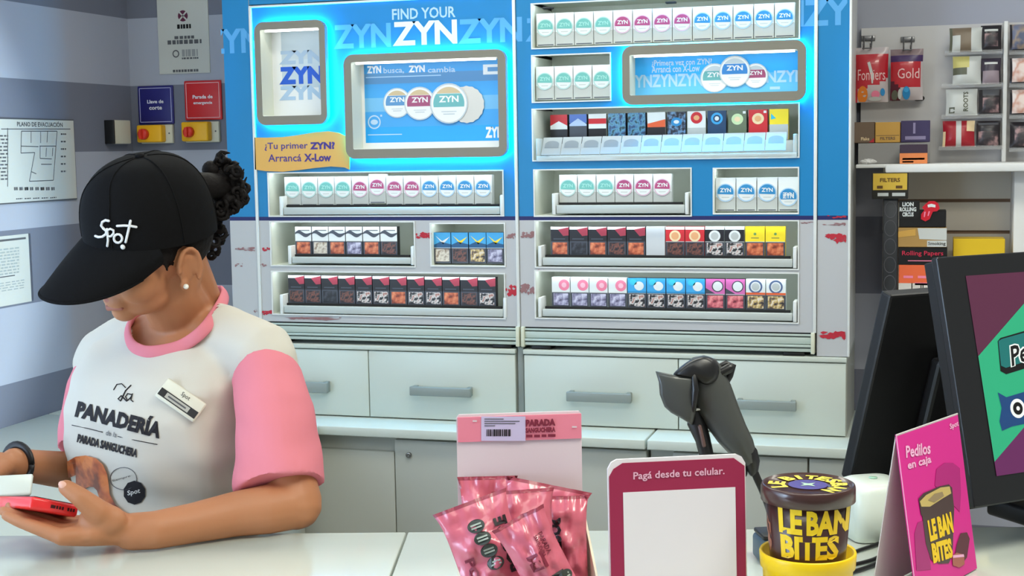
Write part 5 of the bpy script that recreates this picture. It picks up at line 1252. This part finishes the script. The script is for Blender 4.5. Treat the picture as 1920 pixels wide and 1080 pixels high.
def badge(c, S, u, v, ru, rv):
    c.poly([S(u+ru*math.cos(k*.2618), v+rv*math.sin(k*.2618), .0022) for k in range(24)], badg)
    for dz in (-.35, .1): c.poly([S(u-ru*.62, v+rv*dz, .003), S(u+ru*.62, v+rv*dz, .003), S(u+ru*.62, v+rv*(dz+.26), .003), S(u-ru*.62, v+rv*(dz+.26), .003)], badl)
def deco1(c, S):
    c.text('POSTRE', lambda u, v: S(.93-.20*v, .37+.44*u), bki, .05)
    c.text('POSTRE', lambda u, v: S(.13+.15*v, .58-.46*u), wineI, .04)
def deco2(c, S):
    c.text('El', lambda u, v: S(.28+.34*u, .56+.14*v), wineI, .01); c.text('POSTRE', lambda u, v: S(.56+.28*v, .48-.46*u), bki, .05)
    c.text('PARADA', lambda u, v: S(.70+.10*v, .82-.18*u), wineI, .03); c.text('SANGUCHERA', lambda u, v: S(.60+.08*v, .82-.18*u), wineI, .03)
def deco4(c, S): c.text('POSTRE', lambda u, v: S(.05+.34*v, .82-.40*u), bki, .05); c.text('El', lambda u, v: S(.12+.3*u, .30+.1*v), wineI, .01)
flow_bag('flat pink bag at the back left of the counter display', (914, 893), (919, 1130), 104, 1.640, 1.620, 2.2, None, .014)
flow_bag('wide pink bag at the back right with a pointed corner', (1028, 908), (985, 1130), 152, 1.628, 1.605, 5.1, None, .014)
flow_bag('pink bag at the right with black lettering near the card edge', (1059, 930), (1066, 1150), 82, 1.604, 1.590, 7.7, deco4, .024)
flow_bag('pink bag standing in the middle behind the front two bags', (980, 918), (996, 1150), 108, 1.572, 1.556, 9.3, None, .02)
flow_bag('front left pink bag with a column of round badges', (880, 940), (962, 1168), 134, 1.545, 1.525, 1.3, deco1, .028, badges=[(.47+.03*k, .80-.105*k, .13, .052) for k in range(4)])
flow_bag('front right pink bag with large black lettering', (970, 970), (1078, 1178), 100, 1.50, 1.50, 3.6, deco2, .028, badges=[(.82, .42, .15, .05)])
# ================================================================== the employee
RH = Vector((math.cos(YAW), math.sin(YAW), 0)); TH = Vector((math.sin(YAW), -math.cos(YAW), 0))
def proj(p): v = p-CP; z = v.dot(FW); return 960+F_PX*v.dot(RT)/z, 540-F_PX*v.dot(UP)/z
skin = mat('skin', (178, 120, 84), .5, .35, sss=.12, bump=.03, bscale=220)
lipm = mat('lips', (168, 104, 88), .45); hairm = mat('hair_dark', (17, 13, 13), .7, .2, bump=.6, bscale=150)
capm = mat('cap_black', (15, 15, 17), .85, .12, bump=.12, bscale=500); capw = mat('cap_thread', (226, 228, 232), .6)
tee = mat('tee_white', (202, 197, 186), .8, .2, bump=.06, bscale=700); teep = mat('tee_pink', (216, 126, 138), .8, .2, bump=.06, bscale=700)
prt = mat('tee_print', (38, 36, 40), .7, .2)
def remesh(mb, voxel, it=4, fac=.5, post=None):
    me = mb.mesh('tmp'); bm = bmesh.new(); bm.from_mesh(me); bmesh.ops.recalc_face_normals(bm, faces=bm.faces); bm.to_mesh(me); bm.free()
    o = bpy.data.objects.new('tmp', me); COL.objects.link(o)
    r = o.modifiers.new('r', 'REMESH'); r.mode = 'VOXEL'; r.voxel_size = voxel
    s = o.modifiers.new('s', 'SMOOTH'); s.iterations = it; s.factor = fac
    dg = bpy.context.evaluated_depsgraph_get(); n = bpy.data.meshes.new_from_object(o.evaluated_get(dg))
    bpy.data.objects.remove(o); bpy.data.meshes.remove(me)
    return n
def from_mesh(me, name, parent, mt, wrinkle=None, keep=None):
    bm = bmesh.new(); bm.from_mesh(me)
    bm.normal_update()
    if wrinkle:
        for v in bm.verts: v.co += v.normal*wrinkle(v.co)
    if keep: bmesh.ops.delete(bm, geom=[f for f in bm.faces if not keep(f.calc_center_median())], context='FACES')
    inv = MW[parent.name].inverted(); tree = BVHTree.FromBMesh(bm)
    for v in bm.verts: v.co = inv @ v.co
    out = bpy.data.meshes.new(name); bm.to_mesh(out); bm.free(); bpy.data.meshes.remove(me)
    out.materials.clear(); out.materials.append(mt)
    out.polygons.foreach_set('material_index', [0]*len(out.polygons)); out.polygons.foreach_set('use_smooth', [True]*len(out.polygons))
    o = bpy.data.objects.new(name, out); COL.objects.link(o); o.parent = parent; MW[o.name] = MW[parent.name].copy()
    return o, tree
YA = math.radians(35)
Fb = -RH*math.sin(YA)+TH*math.cos(YA); Lb = RH*math.cos(YA)+TH*math.sin(YA)
hipc = T(352, 1180, 2.36)
PER = thing('person', 'person in black cap and white-pink T-shirt bending over a red phone', 'person', (hipc.x, hipc.y, 0), 0)
# ---- torso sections: centre, half width, half depth
TOR = [((352, 1185, 2.36), .165, .112), ((328, 1060, 2.285), .152, .105), ((306, 920, 2.265), .162, .108), ((299, 830, 2.25), .168, .118), ((303, 765, 2.245), .169, .122),
       ((314, 705, 2.24), .168, .108), ((326, 655, 2.245), .150, .088), ((338, 622, 2.245), .112, .072), ((348, 598, 2.245), .078, .062)]
def torso(mb, grow, top=None):
    rings = []
    for (q, a, c) in (TOR if top is None else TOR[:top]):
        o = T(*q); a += grow; c += grow
        rings.append([o+Lb*(a*math.copysign(abs(math.cos(t))**.85, math.cos(t)))+Fb*(c*math.copysign(abs(math.sin(t))**.85, math.sin(t))) for t in [2*math.pi*k/40 for k in range(40)]])
    mb.loft(rings, skin)
SL, SR = T(492, 668, 2.145), T(196, 672, 2.345)
NB = T(350, 604, 2.235)
# ---- head frame
HS = .94
def cdir3(r, u, t): return (RT*r+UP*u-FW*t).normalized()
HF = cdir3(-.66, -.32, .68); HU = cdir3(-.03, .92, .40); HU = (HU-HF*HU.dot(HF)).normalized(); HL = HU.cross(HF)
HC = T(349, 502, 2.10) - (HF*-.008+HL*.078+HU*-.012)*HS
def H(f, l, u): return HC+(HF*f+HL*l+HU*u)*HS
def hell(mb, c, r, mt, n=18): mb.ell(H(*c), (HF*(r[0]*HS), HL*(r[1]*HS), HU*(r[2]*HS)), mt, n, 12)
# ---- body (skin)
b = MB(); torso(b, -.008)
b.tube([T(178, 690, 2.35), SR, NB, SL, T(498, 690, 2.14)], [.030, .036, .046, .036, .030], skin, 16)
b.tube([H(-.028, 0, -.035), H(-.02, 0, -.075), NB+(H(-.02, 0, -.075)-NB)*.35, NB, T(345, 650, 2.24)], [.052, .050, .051, .060, .07], skin, 20)
b.tube([H(-.055, 0, -.03), T(380, 575, 2.26), T(392, 625, 2.26)], [.036, .034, .038], skin, 16)
hell(b, (-.012, 0, .035), (.095, .074, .09), skin, 24); hell(b, (.038, 0, -.024), (.053, .060, .070), skin, 24); hell(b, (.030, 0, -.060), (.052, .052, .036), skin, 20)
hell(b, (.066, 0, -.082), (.020, .023, .017), skin)
for s in (-1, 1):
    hell(b, (.054, s*.036, -.030), (.034, .027, .032), skin)
    hell(b, (.099, s*.012, -.028), (.009, .007, .008), skin)
    hell(b, (-.011, s*.0735, -.009), (.020, .0065, .031), skin); hell(b, (-.001, s*.077, -.040), (.009, .006, .010), skin)
    pts = [(-.012+.019*math.cos(math.radians(a)), s*(.081+.005*math.sin(math.radians(a/2))), -.010+.031*math.sin(math.radians(a))) for a in range(-10, 250, 20)]
    b.tube([H(*p) for p in pts], .0042, skin, 8)
    b.tube([H(-.004+.010*math.cos(math.radians(a))-.006, s*.080, -.010+.016*math.sin(math.radians(a))) for a in range(40, 230, 24)], .0032, skin, 8)
b.tube([H(.086, 0, .018), H(.100, 0, -.008), H(.109, 0, -.024)], [.007, .0085, .011], skin, 12)
hell(b, (.078, 0, -.056), (.018, .027, .020), skin)
b.tube([H(.080, -.036, .018), H(.092, -.015, .02), H(.094, 0, .016), H(.092, .015, .02), H(.080, .036, .018)], .009, skin, 10)
b.tube([H(.082, -.020, -.066), H(.091, 0, -.066), H(.082, .020, -.066)], [.004, .0065, .004], skin, 8)
b.tube([H(.082, -.022, -.054), H(.092, 0, -.051), H(.082, .022, -.054)], [.0035, .0055, .0035], skin, 8)
# left arm, lying on the counter
def onC(px, py, r): return onZ(px, py, ZC+r)
EL = onC(556, 945, .037)
b.tube([SL-RH*.006, (SL+EL)/2-RH*.006, EL], [.036, .040, .038], skin, 18)
fore = [EL, onC(500, 955, .036), onC(440, 964, .0325), onC(360, 981, .0285), onC(290, 994, .0275), onC(246, 997, .0268)]
b.tube(fore, [.036, .036, .0325, .0285, .0268, .0262], skin, 18)
W0 = onC(240, 996, .026)
# left hand, palm up under the phone: knuckles, then three finger joints each
FIN = []
for i in range(4):
    kx, ky, kd = 116+3*i, 1007-8.5*i, 1.905+.021*i
    ln = (1.0, 1.08, 1.0, .82)[i]
    pts = [T(kx, ky, kd), T(kx-46*ln, ky-17, kd+.004), T(kx-78*ln, ky-29, kd+.008), T(kx-104*ln, ky-40, kd+.012)]
    FIN.append(pts)
    b.tube([W0+(pts[0]-W0)*.15+FW*(.006*(i-1.5)), W0+(pts[0]-W0)*.6, pts[0]], [.017, .0165, .0125], skin, 12)
    b.tube(pts, [.0112, .0098, .0090, .0076], skin, 12)
b.ell(W0+(FIN[1][0]-W0)*.55, (RH*.036, FW*.036, UP*.019), skin)
b.ell(T(192, 975, 1.925), (RH*.034, FW*.017, UP*.022), skin)
th = [T(222, 984, 1.94), T(182, 958, 1.915), T(149, 931, 1.905), T(124, 914, 1.908)]
b.tube(th, [.020, .0172, .0136, .0112], skin, 14)
# right arm, reaching left past the body
ER = T(190, 888, 2.37); WR = T(28, 868, 2.20)
b.tube([SR, T(182, 800, 2.36), ER], [.036, .036, .034], skin, 16)
b.tube([ER, T(110, 880, 2.29), T(60, 874, 2.235), WR], [.034, .030, .0265, .0245], skin, 16)
RK = []
for i in range(4):
    p0 = T(-40+2*i, 866-3+i*9, 2.135-.008*i)
    pts = [p0, T(-78+6*i, 884+7*i, 2.110-.006*i), T(-72+8*i, 908+5*i, 2.090-.004*i), T(-52+8*i, 918+4*i, 2.085)]
    b.tube([WR+(p0-WR)*.1, WR+(p0-WR)*.6, p0], [.016, .015, .0122], skin, 12); b.tube(pts, [.0112, .0098, .009, .0078], skin, 12)
b.tube([T(5, 878, 2.165), T(-14, 890, 2.12), T(-22, 898, 2.09), T(-30, 903, 2.075)], [.016, .013, .011, .009], skin, 12)
BODY, bt = from_mesh(remesh(b, .0032, 5), 'body', PER, skin)
# lips and eyes
b = MB(); b.tube([H(.083, -.021, -.066), H(.0925, 0, -.0665), H(.083, .021, -.066)], [.003, .0058, .003], lipm, 10); b.tube([H(.083, -.021, -.0565), H(.0935, 0, -.0525), H(.083, .021, -.0565)], [.0028, .0048, .0028], lipm, 10)
b.build('lips', PER, world=True)
for s in (-1, 1):
    b = MB(); hell(b, (.0835, s*.031, -.001), (.011, .0135, .0075), mat('eye_white', (214, 210, 206), .3)); e_ = b.build('eye', PER, world=True)
    b = MB(); hell(b, (.0915, s*.031, -.0025), (.004, .0055, .0055), mat('iris_brown', (48, 28, 20), .2)); b.build('iris', e_, world=True)
    b = MB(); b.tube([H(.090, s*.016, .019), H(.0935, s*.030, .024), H(.083, s*.046, .019)], [.002, .0028, .0015], hairm, 6); b.build('eyebrow', PER, world=True)
# nails
nail = mat('nail', (222, 170, 150), .3)
b = MB(); tv = (th[3]-th[2]).normalized(); b.ell(th[3]+tv*.006+(CP-th[3]).normalized()*.0088-tv.cross(FW)*.0, (tv*.0065, tv.cross(FW).normalized()*.0055, FW*.003), nail, 12, 8); b.build('thumb_nail', PER, world=True)
# ---- hair under the cap, sideburn, curly ponytail through the cap's back
b = MB(); hell(b, (-.022, 0, .022), (.089, .0755, .074), hairm, 24); 
for s in (-1, 1):
    b.ell(H(.020, s*.071, .022), (HF*.022, HL*.004, HU*.020), hairm); b.tube([H(.026, s*.073, .016), H(.024, s*.074, -.006), H(.022, s*.0735, -.022)], [.007, .004, .0015], hairm, 8, flat=.5)
HAIR, _ = from_mesh(remesh(b, .004, 3), 'hair', PER, hairm, lambda c: .0012*noise.noise(c*120), lambda c: (c-HC).dot(HF) < .036 and not ((c-HC).dot(HU) < -.006 and (c-HC).dot(HF) > -.034))
rn = random.Random(21); b = MB()
bun = T(416, 350, 2.215)
b.ell(bun, (RH*.022, FW*.022, UP*.030), hairm, 16, 10)
b.tube([H(-.085, 0, .085), H(-.105, .01, .085), bun], [.022, .02, .022], hairm, 12)
for (x, y, r) in ((395, 318, .018), (415, 312, .02), (432, 322, .018), (440, 345, .018), (428, 375, .018), (412, 392, .016), (405, 415, .014), (402, 440, .010), (398, 462, .007)): b.ell(T(x, y, 2.215+rn.uniform(-.015, .015)), (RH*r*.78, FW*r*.78, UP*r*.78), hairm, 12, 8)
for k in range(84):
    a = rn.uniform(-1.9, 1.7); x, y = 414+30*math.cos(a)*rn.uniform(.5, 1), 350-42*math.sin(a)*rn.uniform(.5, 1); D = 2.215+rn.uniform(-.03, .03)
    if k % 7 == 0: x, y = rn.uniform(398, 412), rn.uniform(400, 470)
    cx_, cy_, r_ = x+10*math.cos(a), y-10*math.sin(a), rn.uniform(4, 10); a0 = rn.uniform(0, 6.28); tw = rn.choice((-1, 1))
    b.tube([T(cx_+(r_+j*.5)*math.cos(a0+tw*j*.75)+j*.9*math.cos(a), cy_-(r_+j*.5)*math.sin(a0+tw*j*.75)-j*.9*math.sin(a), D+.0015*j) for j in range(8)], [.0036]*6+[.0026, .001], hairm, 6)
b.build('ponytail', HAIR, world=True)
# ---- cap
AF, AL, UT, CF = .112, .089, .160, -.004
def ur(th): return .031+.013*math.cos(th)
def crown(t, th):
    rho = math.sin(t*math.pi/2)**.72; hn = math.cos(t*math.pi/2)**.82
    fr = 1+.03*max(0, math.cos(th))*math.sin(math.pi*t)
    return H(CF+AF*rho*math.cos(th)*fr, AL*rho*math.sin(th), ur(th)*(1-hn)+UT*hn)
b = MB(); n = 64; rings = [[crown(t, 2*math.pi*k/n) for k in range(n)] for t in [.02+.98*j/22 for j in range(23)]]
b.loft(rings, capm, cap=False); b.add(rings[0], [tuple(range(n))], capm, True)
inr = [[HC+(p-HC)*.965 for p in r] for r in rings[::-1]]; b.loft([rings[-1]]+inr, capm, cap=False)
for thd in (28, -28, 90, -90, 152, -152):      # stitched seams
    a = math.radians(thd); b.tube([crown(t, a*(.35+.65*min(1, t*1.6)) if abs(thd) == 28 else a)+ (crown(t, a)-HC).normalized()*.0003 for t in [.03+.96*j/16 for j in range(17)]], .0011, capm, 6)
CAP = b.build('cap', PER, world=True)
bmh = bmesh.new(); bmh.from_mesh(CAP.data); capT = BVHTree.FromBMesh(bmh); bmh.free(); capI = MW[CAP.name]
b = MB(); b.ell(crown(.001, 0)+HU*.001, (HF*.007, HL*.007, HU*.004), capm, 14, 8); b.build('button', CAP, world=True)
b = MB(); R1, R2 = [], []; NS, NT = 36, 12
def brim(s, t, o=0):
    th = s*math.radians(68); base = crown(1, th); ln = .104*max(0, 1-abs(s)**2.6)**.55
    return base+(HF*.87-HU*.50)*(ln*t)*HS - HU*((.018*s*s+.006)*t-o)*HS + HL*(.006*s*math.sin(math.pi*t))
vs = [brim(-1+2*i/NS, j/NT, o) for o in (0, -.003) for j in range(NT+1) for i in range(NS+1)]; m_ = (NS+1)*(NT+1)
fs = []
for o in (0, 1):
    for j in range(NT):
        for i in range(NS):
            q = (o*m_+j*(NS+1)+i, o*m_+j*(NS+1)+i+1, o*m_+(j+1)*(NS+1)+i+1, o*m_+(j+1)*(NS+1)+i); fs.append(q if o == 0 else q[::-1])
for i in range(NS): fs.append((NT*(NS+1)+i, NT*(NS+1)+i+1, m_+NT*(NS+1)+i+1, m_+NT*(NS+1)+i))
b.add(vs, fs, capm, True)
b.tube([brim(-1+2*i/NS, 1, -.0015) for i in range(1, NS)], .0022, capm, 6)
b.build('brim', CAP, world=True, fix=True)
def hitf(tree, M, px, py, off):
    """point on a surface along a sight line, lifted by off"""
    d = ray(px, py).normalized(); inv = M.inverted(); loc, nor, _, _ = tree.ray_cast(inv @ CP, inv.to_3x3() @ d)
    if loc is None: return None
    if nor.dot(inv.to_3x3() @ d) > 0: nor = -nor
    return M @ (loc+nor*off)
b = MB()
def stroke(pts, r):
    q = [hitf(capT, capI, x/3, 260+y/3, .0012) for x, y in pts]; q = [p for p in q if p]
    if len(q) > 1: b.tube(q, r, capw, 8)
stroke([(612, 462), (596, 458), (578, 468), (572, 488), (584, 504), (600, 518), (598, 536), (578, 550), (556, 552), (540, 546)], .0019)
stroke([(604, 508), (608, 540), (610, 570), (606, 602)], .0018); stroke([(606, 514), (622, 506), (640, 514), (640, 532), (626, 548), (610, 548)], .0017)
stroke([(665+23*math.cos(a*.5), 560+24*math.sin(a*.5)) for a in range(0, 14)], .0018)
stroke([(734, 462), (726, 500), (716, 545), (708, 580)], .0019); stroke([(660, 490), (700, 488), (735, 490), (766, 496)], .0018); stroke([(691, 606), (693, 609)], .0034)
b.build('lettering', CAP, world=True)
b = MB(); lob = H(.001, .084, -.040); b.ell(lob, (RT*.0042, UP*.0042, FW*.003), mat('earring_pearl', (236, 232, 222), .15, .6), 12, 8); b.build('earring', PER, world=True)
# ---- T-shirt: white body, pink sleeves, pink collar
def fold(c):
    q = c-NB; a, z = q.dot(Lb), q.z
    lo = max(0, min(1, (-z-.05)/.2)); return (.004+.007*lo)*noise.noise(Vector((a*13+z*6, q.dot(Fb)*13, z*5)))+.0035*noise.noise(Vector((a*6+z*24, q.dot(Fb)*8, z*10)))
b = MB(); torso(b, .005)
b.tube([T(186, 682, 2.352), SR, T(262, 640, 2.30), NB-Z*.012, T(420, 632, 2.19), SL, T(503, 690, 2.14)], [.045, .050, .054, .055, .055, .053, .047], tee, 18)
poly_in = [(250, 560), (246, 600), (247, 636), (264, 652), (296, 652), (340, 640), (385, 606), (414, 566), (424, 540), (330, 520)]
def inside(p, x, y):
    r = False
    for i in range(len(p)):
        (x0, y0), (x1, y1) = p[i], p[i-1]
        if (y0 > y) != (y1 > y) and x < (x1-x0)*(y-y0)/(y1-y0)+x0: r = not r
    return r
TEE, teeT = from_mesh(remesh(b, .005, 5), 't_shirt', PER, tee, fold, lambda c: not ((c-NB).length < .17 and inside(poly_in, *proj(c))))
teeI = MW[PER.name]
teeW, teeWm = teeT, Matrix()                  # tree was built in world space
def sleeve(pts, rad):
    b = MB(); b.tube(pts, rad, teep, 28, False)
    return b
sl = [T(489, 690, 2.14), T(500, 712, 2.128), T(511, 770, 2.10), T(519, 850, 2.07), T(525, 910, 2.052)]
def sfold(c):
    q = c-SL; return fold(c)+.0035*math.sin(q.dot(RH)*38+q.z*52+3*noise.noise(c*7))*max(0, min(1, (-q.z-.05)/.12))*(.4+.6*noise.noise(c*9+Z))
o, _ = from_mesh(remesh(sleeve(sl, [.0500, .0530, .0585, .0615, .064]), .0035, 3), 'sleeve', TEE, teep, sfold)
b = MB(); dv = (sl[-1]-sl[-2]).normalized()
sr_ = [T(196, 690, 2.352), T(180, 730, 2.345), T(166, 790, 2.325), T(158, 842, 2.305)]
from_mesh(remesh(sleeve(sr_, [.048, .049, .047, .045]), .004, 3), 'sleeve', TEE, teep, lambda c: fold(c)*1.2)
cpts = [hitf(teeW, teeWm, x, y, .002) for x, y in ((244, 612), (245, 640), (262, 657), (292, 661), (345, 648), (392, 610), (422, 570))]
cpts = [p for p in cpts if p]
cpts += [T(421, 553, 2.265), T(392, 543, 2.31), T(322, 556, 2.335), T(266, 588, 2.32)]
def closed(pts, n=6):
    out = []
    for i in range(len(pts)):
        p = [pts[(i-1) % len(pts)], pts[i], pts[(i+1) % len(pts)], pts[(i+2) % len(pts)]]
        for k in range(n):
            t = k/n; out.append(.5*((2*p[1])+(p[2]-p[0])*t+(2*p[0]-5*p[1]+4*p[2]-p[3])*t*t+(3*p[1]-p[0]-3*p[2]+p[3])*t**3))
    return out
b = MB(); cp = closed(cpts); rings = []; nC = len(cp)
for k, p in enumerate(cp):
    t = (cp[(k+1) % nC]-cp[k-1]).normalized(); out = (p-(NB+Z*.01)); out -= t*out.dot(t); out.normalize()
    nr = teeT.find_nearest(p)[1]; nr = (out*.5+(nr if nr.dot(out) > -.2 else out)*.5); nr = (nr-t*nr.dot(t)).normalized(); wd = t.cross(nr)
    rings.append([p+wd*(.0098*math.cos(a))+nr*(.0042*math.sin(a)+.001) for a in [2*math.pi*j/14 for j in range(14)]])
b.loft(rings+[rings[0]], teep, cap=False); b.build('collar', TEE, world=True, fix=True)
# print on the chest
def S_(px, py, off=.0012): return hitf(teeW, teeWm, px, py, off)
def spoly(b, pts, mt, off=.0012):
    q = [S_(x, y, off) for x, y in pts]
    if all(q): b.poly(q, mt)
def stext(b, s, bl, br, tl, mt, bold=.03, off=.0014):
    uv, fs, _ = text_tris(s, bold)
    for f in fs: spoly(b, [(bl[0]+(br[0]-bl[0])*uv[i][0]+(tl[0]-bl[0])*uv[i][1], bl[1]+(br[1]-bl[1])*uv[i][0]+(tl[1]-bl[1])*uv[i][1]) for i in f], mt, off)
def sline(b, pts, r, mt):
    q = [S_(x, y, .001) for x, y in pts]; q = [p for p in q if p]
    if len(q) > 1: b.tube(q, r, mt, 6)
b = MB()
stext(b, 'PANADERÍA', (141, 781), (299, 822), (150, 745), prt, .055)
stext(b, 'PARADA SANGUCHERA', (145, 829), (257, 858), (148, 813), prt, .05)
stext(b, 'de la', (199, 815), (219, 820), (201, 806), inkg, 0)
sline(b, [(136, 797), (165, 803), (193, 810)], .0006, prt); sline(b, [(222, 818), (258, 826), (295, 833)], .0006, prt)
sline(b, [(214, 731), (220, 721), (229, 720), (236, 727)], .0008, prt); sline(b, [(246, 723), (236, 733), (229, 748), (227, 752), (222, 748), (228, 742), (238, 752)], .0010, prt)
sline(b, [(247, 740), (240, 738), (236, 744), (240, 751), (246, 745), (249, 738), (246, 750), (250, 753)], .0009, prt)
b.build('lettering', TEE, world=True)
cro = photo('croissant', [(120, 50, 22), (176, 84, 38), (206, 116, 58)], 40)
b = MB()
outer = [(122, 880), (130, 864), (146, 855), (165, 853), (184, 858), (197, 870), (204, 886), (207, 905), (209, 925), (220, 945), (234, 957), (246, 964)]
innr = [(126, 925), (136, 926), (147, 924), (156, 919), (164, 914), (172, 911), (180, 912), (186, 918), (190, 930), (196, 944), (206, 956), (222, 964)]
for i in range(len(outer)-1):
    for k in range(6):
        f = lambda j, t: (outer[j][0]+(innr[j][0]-outer[j][0])*t, outer[j][1]+(innr[j][1]-outer[j][1])*t)
        spoly(b, [f(i, k/6), f(i+1, k/6), f(i+1, (k+1)/6), f(i, (k+1)/6)], cro, .0042)
b.build('croissant_print', TEE, world=True)
b = MB()
sline(b, [(232+25*math.cos(a*.3), 897+21*math.sin(a*.3)) for a in range(22)], .0005, inkg)
stext(b, 'Siempre', (212, 904), (246, 894), (211, 899), prt, 0, .0016)
for k in range(20):
    a0, a1 = k*math.pi/10, (k+1)*math.pi/10; r0 = 20+1.2*(k % 2); r1 = 20+1.2*((k+1) % 2)
    spoly(b, [(253, 923), (253+r0*math.cos(a0), 923+r0*1.08*math.sin(a0)), (253+r1*math.cos(a1), 923+r1*1.08*math.sin(a1))], prt, .0014)
stext(b, 'Spot', (241, 931), (265, 925), (240, 919), mat('tee_seal_white', (220, 220, 216), .7), .02, .0024)
b.build('seal_print', TEE, world=True)
# name badge
q = [S_(x, y, .009) for x, y in ((318, 712), (385, 756), (361, 791), (296, 743))]
bc = sum(q, Vector())/4; bx = ((q[1]-q[0])+(q[2]-q[3])).normalized(); by = ((q[0]-q[3])+(q[1]-q[2])); by = (by-bx*by.dot(bx)).normalized(); bn_ = bx.cross(by)
bw, bh = ((q[1]-q[0]).length+(q[2]-q[3]).length)/4, ((q[0]-q[3]).length+(q[1]-q[2]).length)/4
xf = Matrix((bx, by, bn_)).transposed().to_4x4(); xf.translation = bc
b = MB(); b.bbox(-bw, bw, -bh, bh, -.003, .002, mat('badge_ivory', (216, 214, 198), .35), .0025, 2, xf); BD = b.build('name_badge', TEE, world=True); tag(BD, 'ivory name badge with a dark strip')
b = MB(); fq = lambda x0, x1, y0, y1, mt, o=.0024: b.poly([xf @ Vector((x*bw, y*bh, o)) for x, y in ((x0, y0), (x1, y0), (x1, y1), (x0, y1))], mt)
fq(-.94, .94, -.72, -.02, mat('badge_strip', (40, 40, 42), .4)); fq(-.62, .55, -.62, -.12, mat('badge_silver', (176, 174, 164), .4), .0027); fq(-.5, .4, -.44, -.3, inkg, .003)
b.text('Spot', lambda u, v: xf @ Vector(((-.12+.42*u)*bw, (.22+.5*v)*bh, .0026)), ink, .0)
b.build('badge_print', BD, world=True)
# wristband, trousers, shoes
wb_ = [(T(60, 874, 2.235)-WR).normalized()]
ctr_ = WR+wb_[0]*.006; ax_ = wb_[0]; e1_ = ax_.cross(UP).normalized(); e2_ = ax_.cross(e1_).normalized()
b = MB(); b.tube([ctr_+e1_*(.0275*math.cos(a*.2618))+e2_*(.0285*math.sin(a*.2618))+ax_*.008*math.sin(a*.2618) for a in range(25)], .0062, mat('band_black', (22, 20, 22), .4), 10, False, .6, ref=ax_); b.build('wristband', PER, world=True)
trs = mat('trousers_dark', (34, 36, 44), .8, .2)
b = MB(); torso(b, .010, 2)
for s in (-1, 1):
    h_l = hipc+Lb*(s*.085)-Z*.02; kn = Vector((h_l.x, h_l.y, .44))+Fb*.02; an = Vector((h_l.x, h_l.y, .09))-Fb*.01
    b.tube([h_l, kn, an], [.088, .064, .05], trs, 18)
from_mesh(remesh(b, .008, 3), 'trousers', PER, trs)
for s in (-1, 1):
    a_ = hipc+Lb*(s*.085); b = MB(); b.ell(Vector((a_.x, a_.y, .0462))+Fb*.05, (Fb*.125, Lb*.045, Z*.045), mat('shoe_black', (20, 20, 22), .5), 18, 10); b.build('shoe', PER, world=True)
# ---- red phone in the hand
redph = mat('phone_red', (232, 42, 46), .3, .5, coat=.2); redpd = mat('phone_port', (70, 14, 20), .4)
C0 = T(58, 942, 1.895); Cb = T(147, 959, 1.935); pb = (Cb-C0).normalized(); wph = (Cb-C0).length
l0 = (T(0, 939, 1.965)-C0); pl_ = (l0-pb*l0.dot(pb)).normalized(); pn = pb.cross(pl_); pn = pn if pn.z > 0 else -pn
xf = Matrix((pb, pl_, pn)).transposed().to_4x4(); xf.translation = C0
PH = thing('smartphone', 'smartphone in a bright red case held in the left hand', 'phone', tuple(C0), 0)
b = MB(); b.bbox(0, wph, 0, .150, -.0085, .0085, redph, .004, 3, xf); b.build('case', PH, world=True)
b = MB(); b.bbox(.004, wph-.004, .004, .146, .0083, .0095, mat('phone_glass', (16, 18, 22), .08, .6), .001, 1, xf); b.build('screen_glass', PH, world=True)
b = MB()
for x in (.028, .036, .040, .044, .052, .056, .060): b.box(x, x+(.0065 if x == .028 else .0025), -.0006, .001, -.0022, .0022, redpd, xf)
b.build('ports', PH, world=True)
# small white card terminal held in the right hand
tc_ = T(10, 911, 2.075); ta = (T(62, 913, 2.09)-T(-30, 918, 2.075)).normalized(); tu = (Z*.85-FW*.5); tu = (tu-ta*tu.dot(ta)).normalized(); td = tu.cross(ta)
xf = Matrix((ta, td, tu)).transposed().to_4x4(); xf.translation = tc_
CT = thing('card_terminal', 'small white and grey card terminal held behind the red phone', 'card terminal', tuple(tc_), 0)
b = MB(); b.bbox(-.065, .038, -.022, .022, -.004, .003, mat('terminal_white', (208, 216, 210), .3), .003, 2, xf); b.build('cover', CT, world=True)
b = MB(); b.bbox(-.062, .034, -.019, .019, -.016, -.004, mat('terminal_grey', (96, 100, 102), .4), .003, 2, xf); b.build('body', CT, world=True)
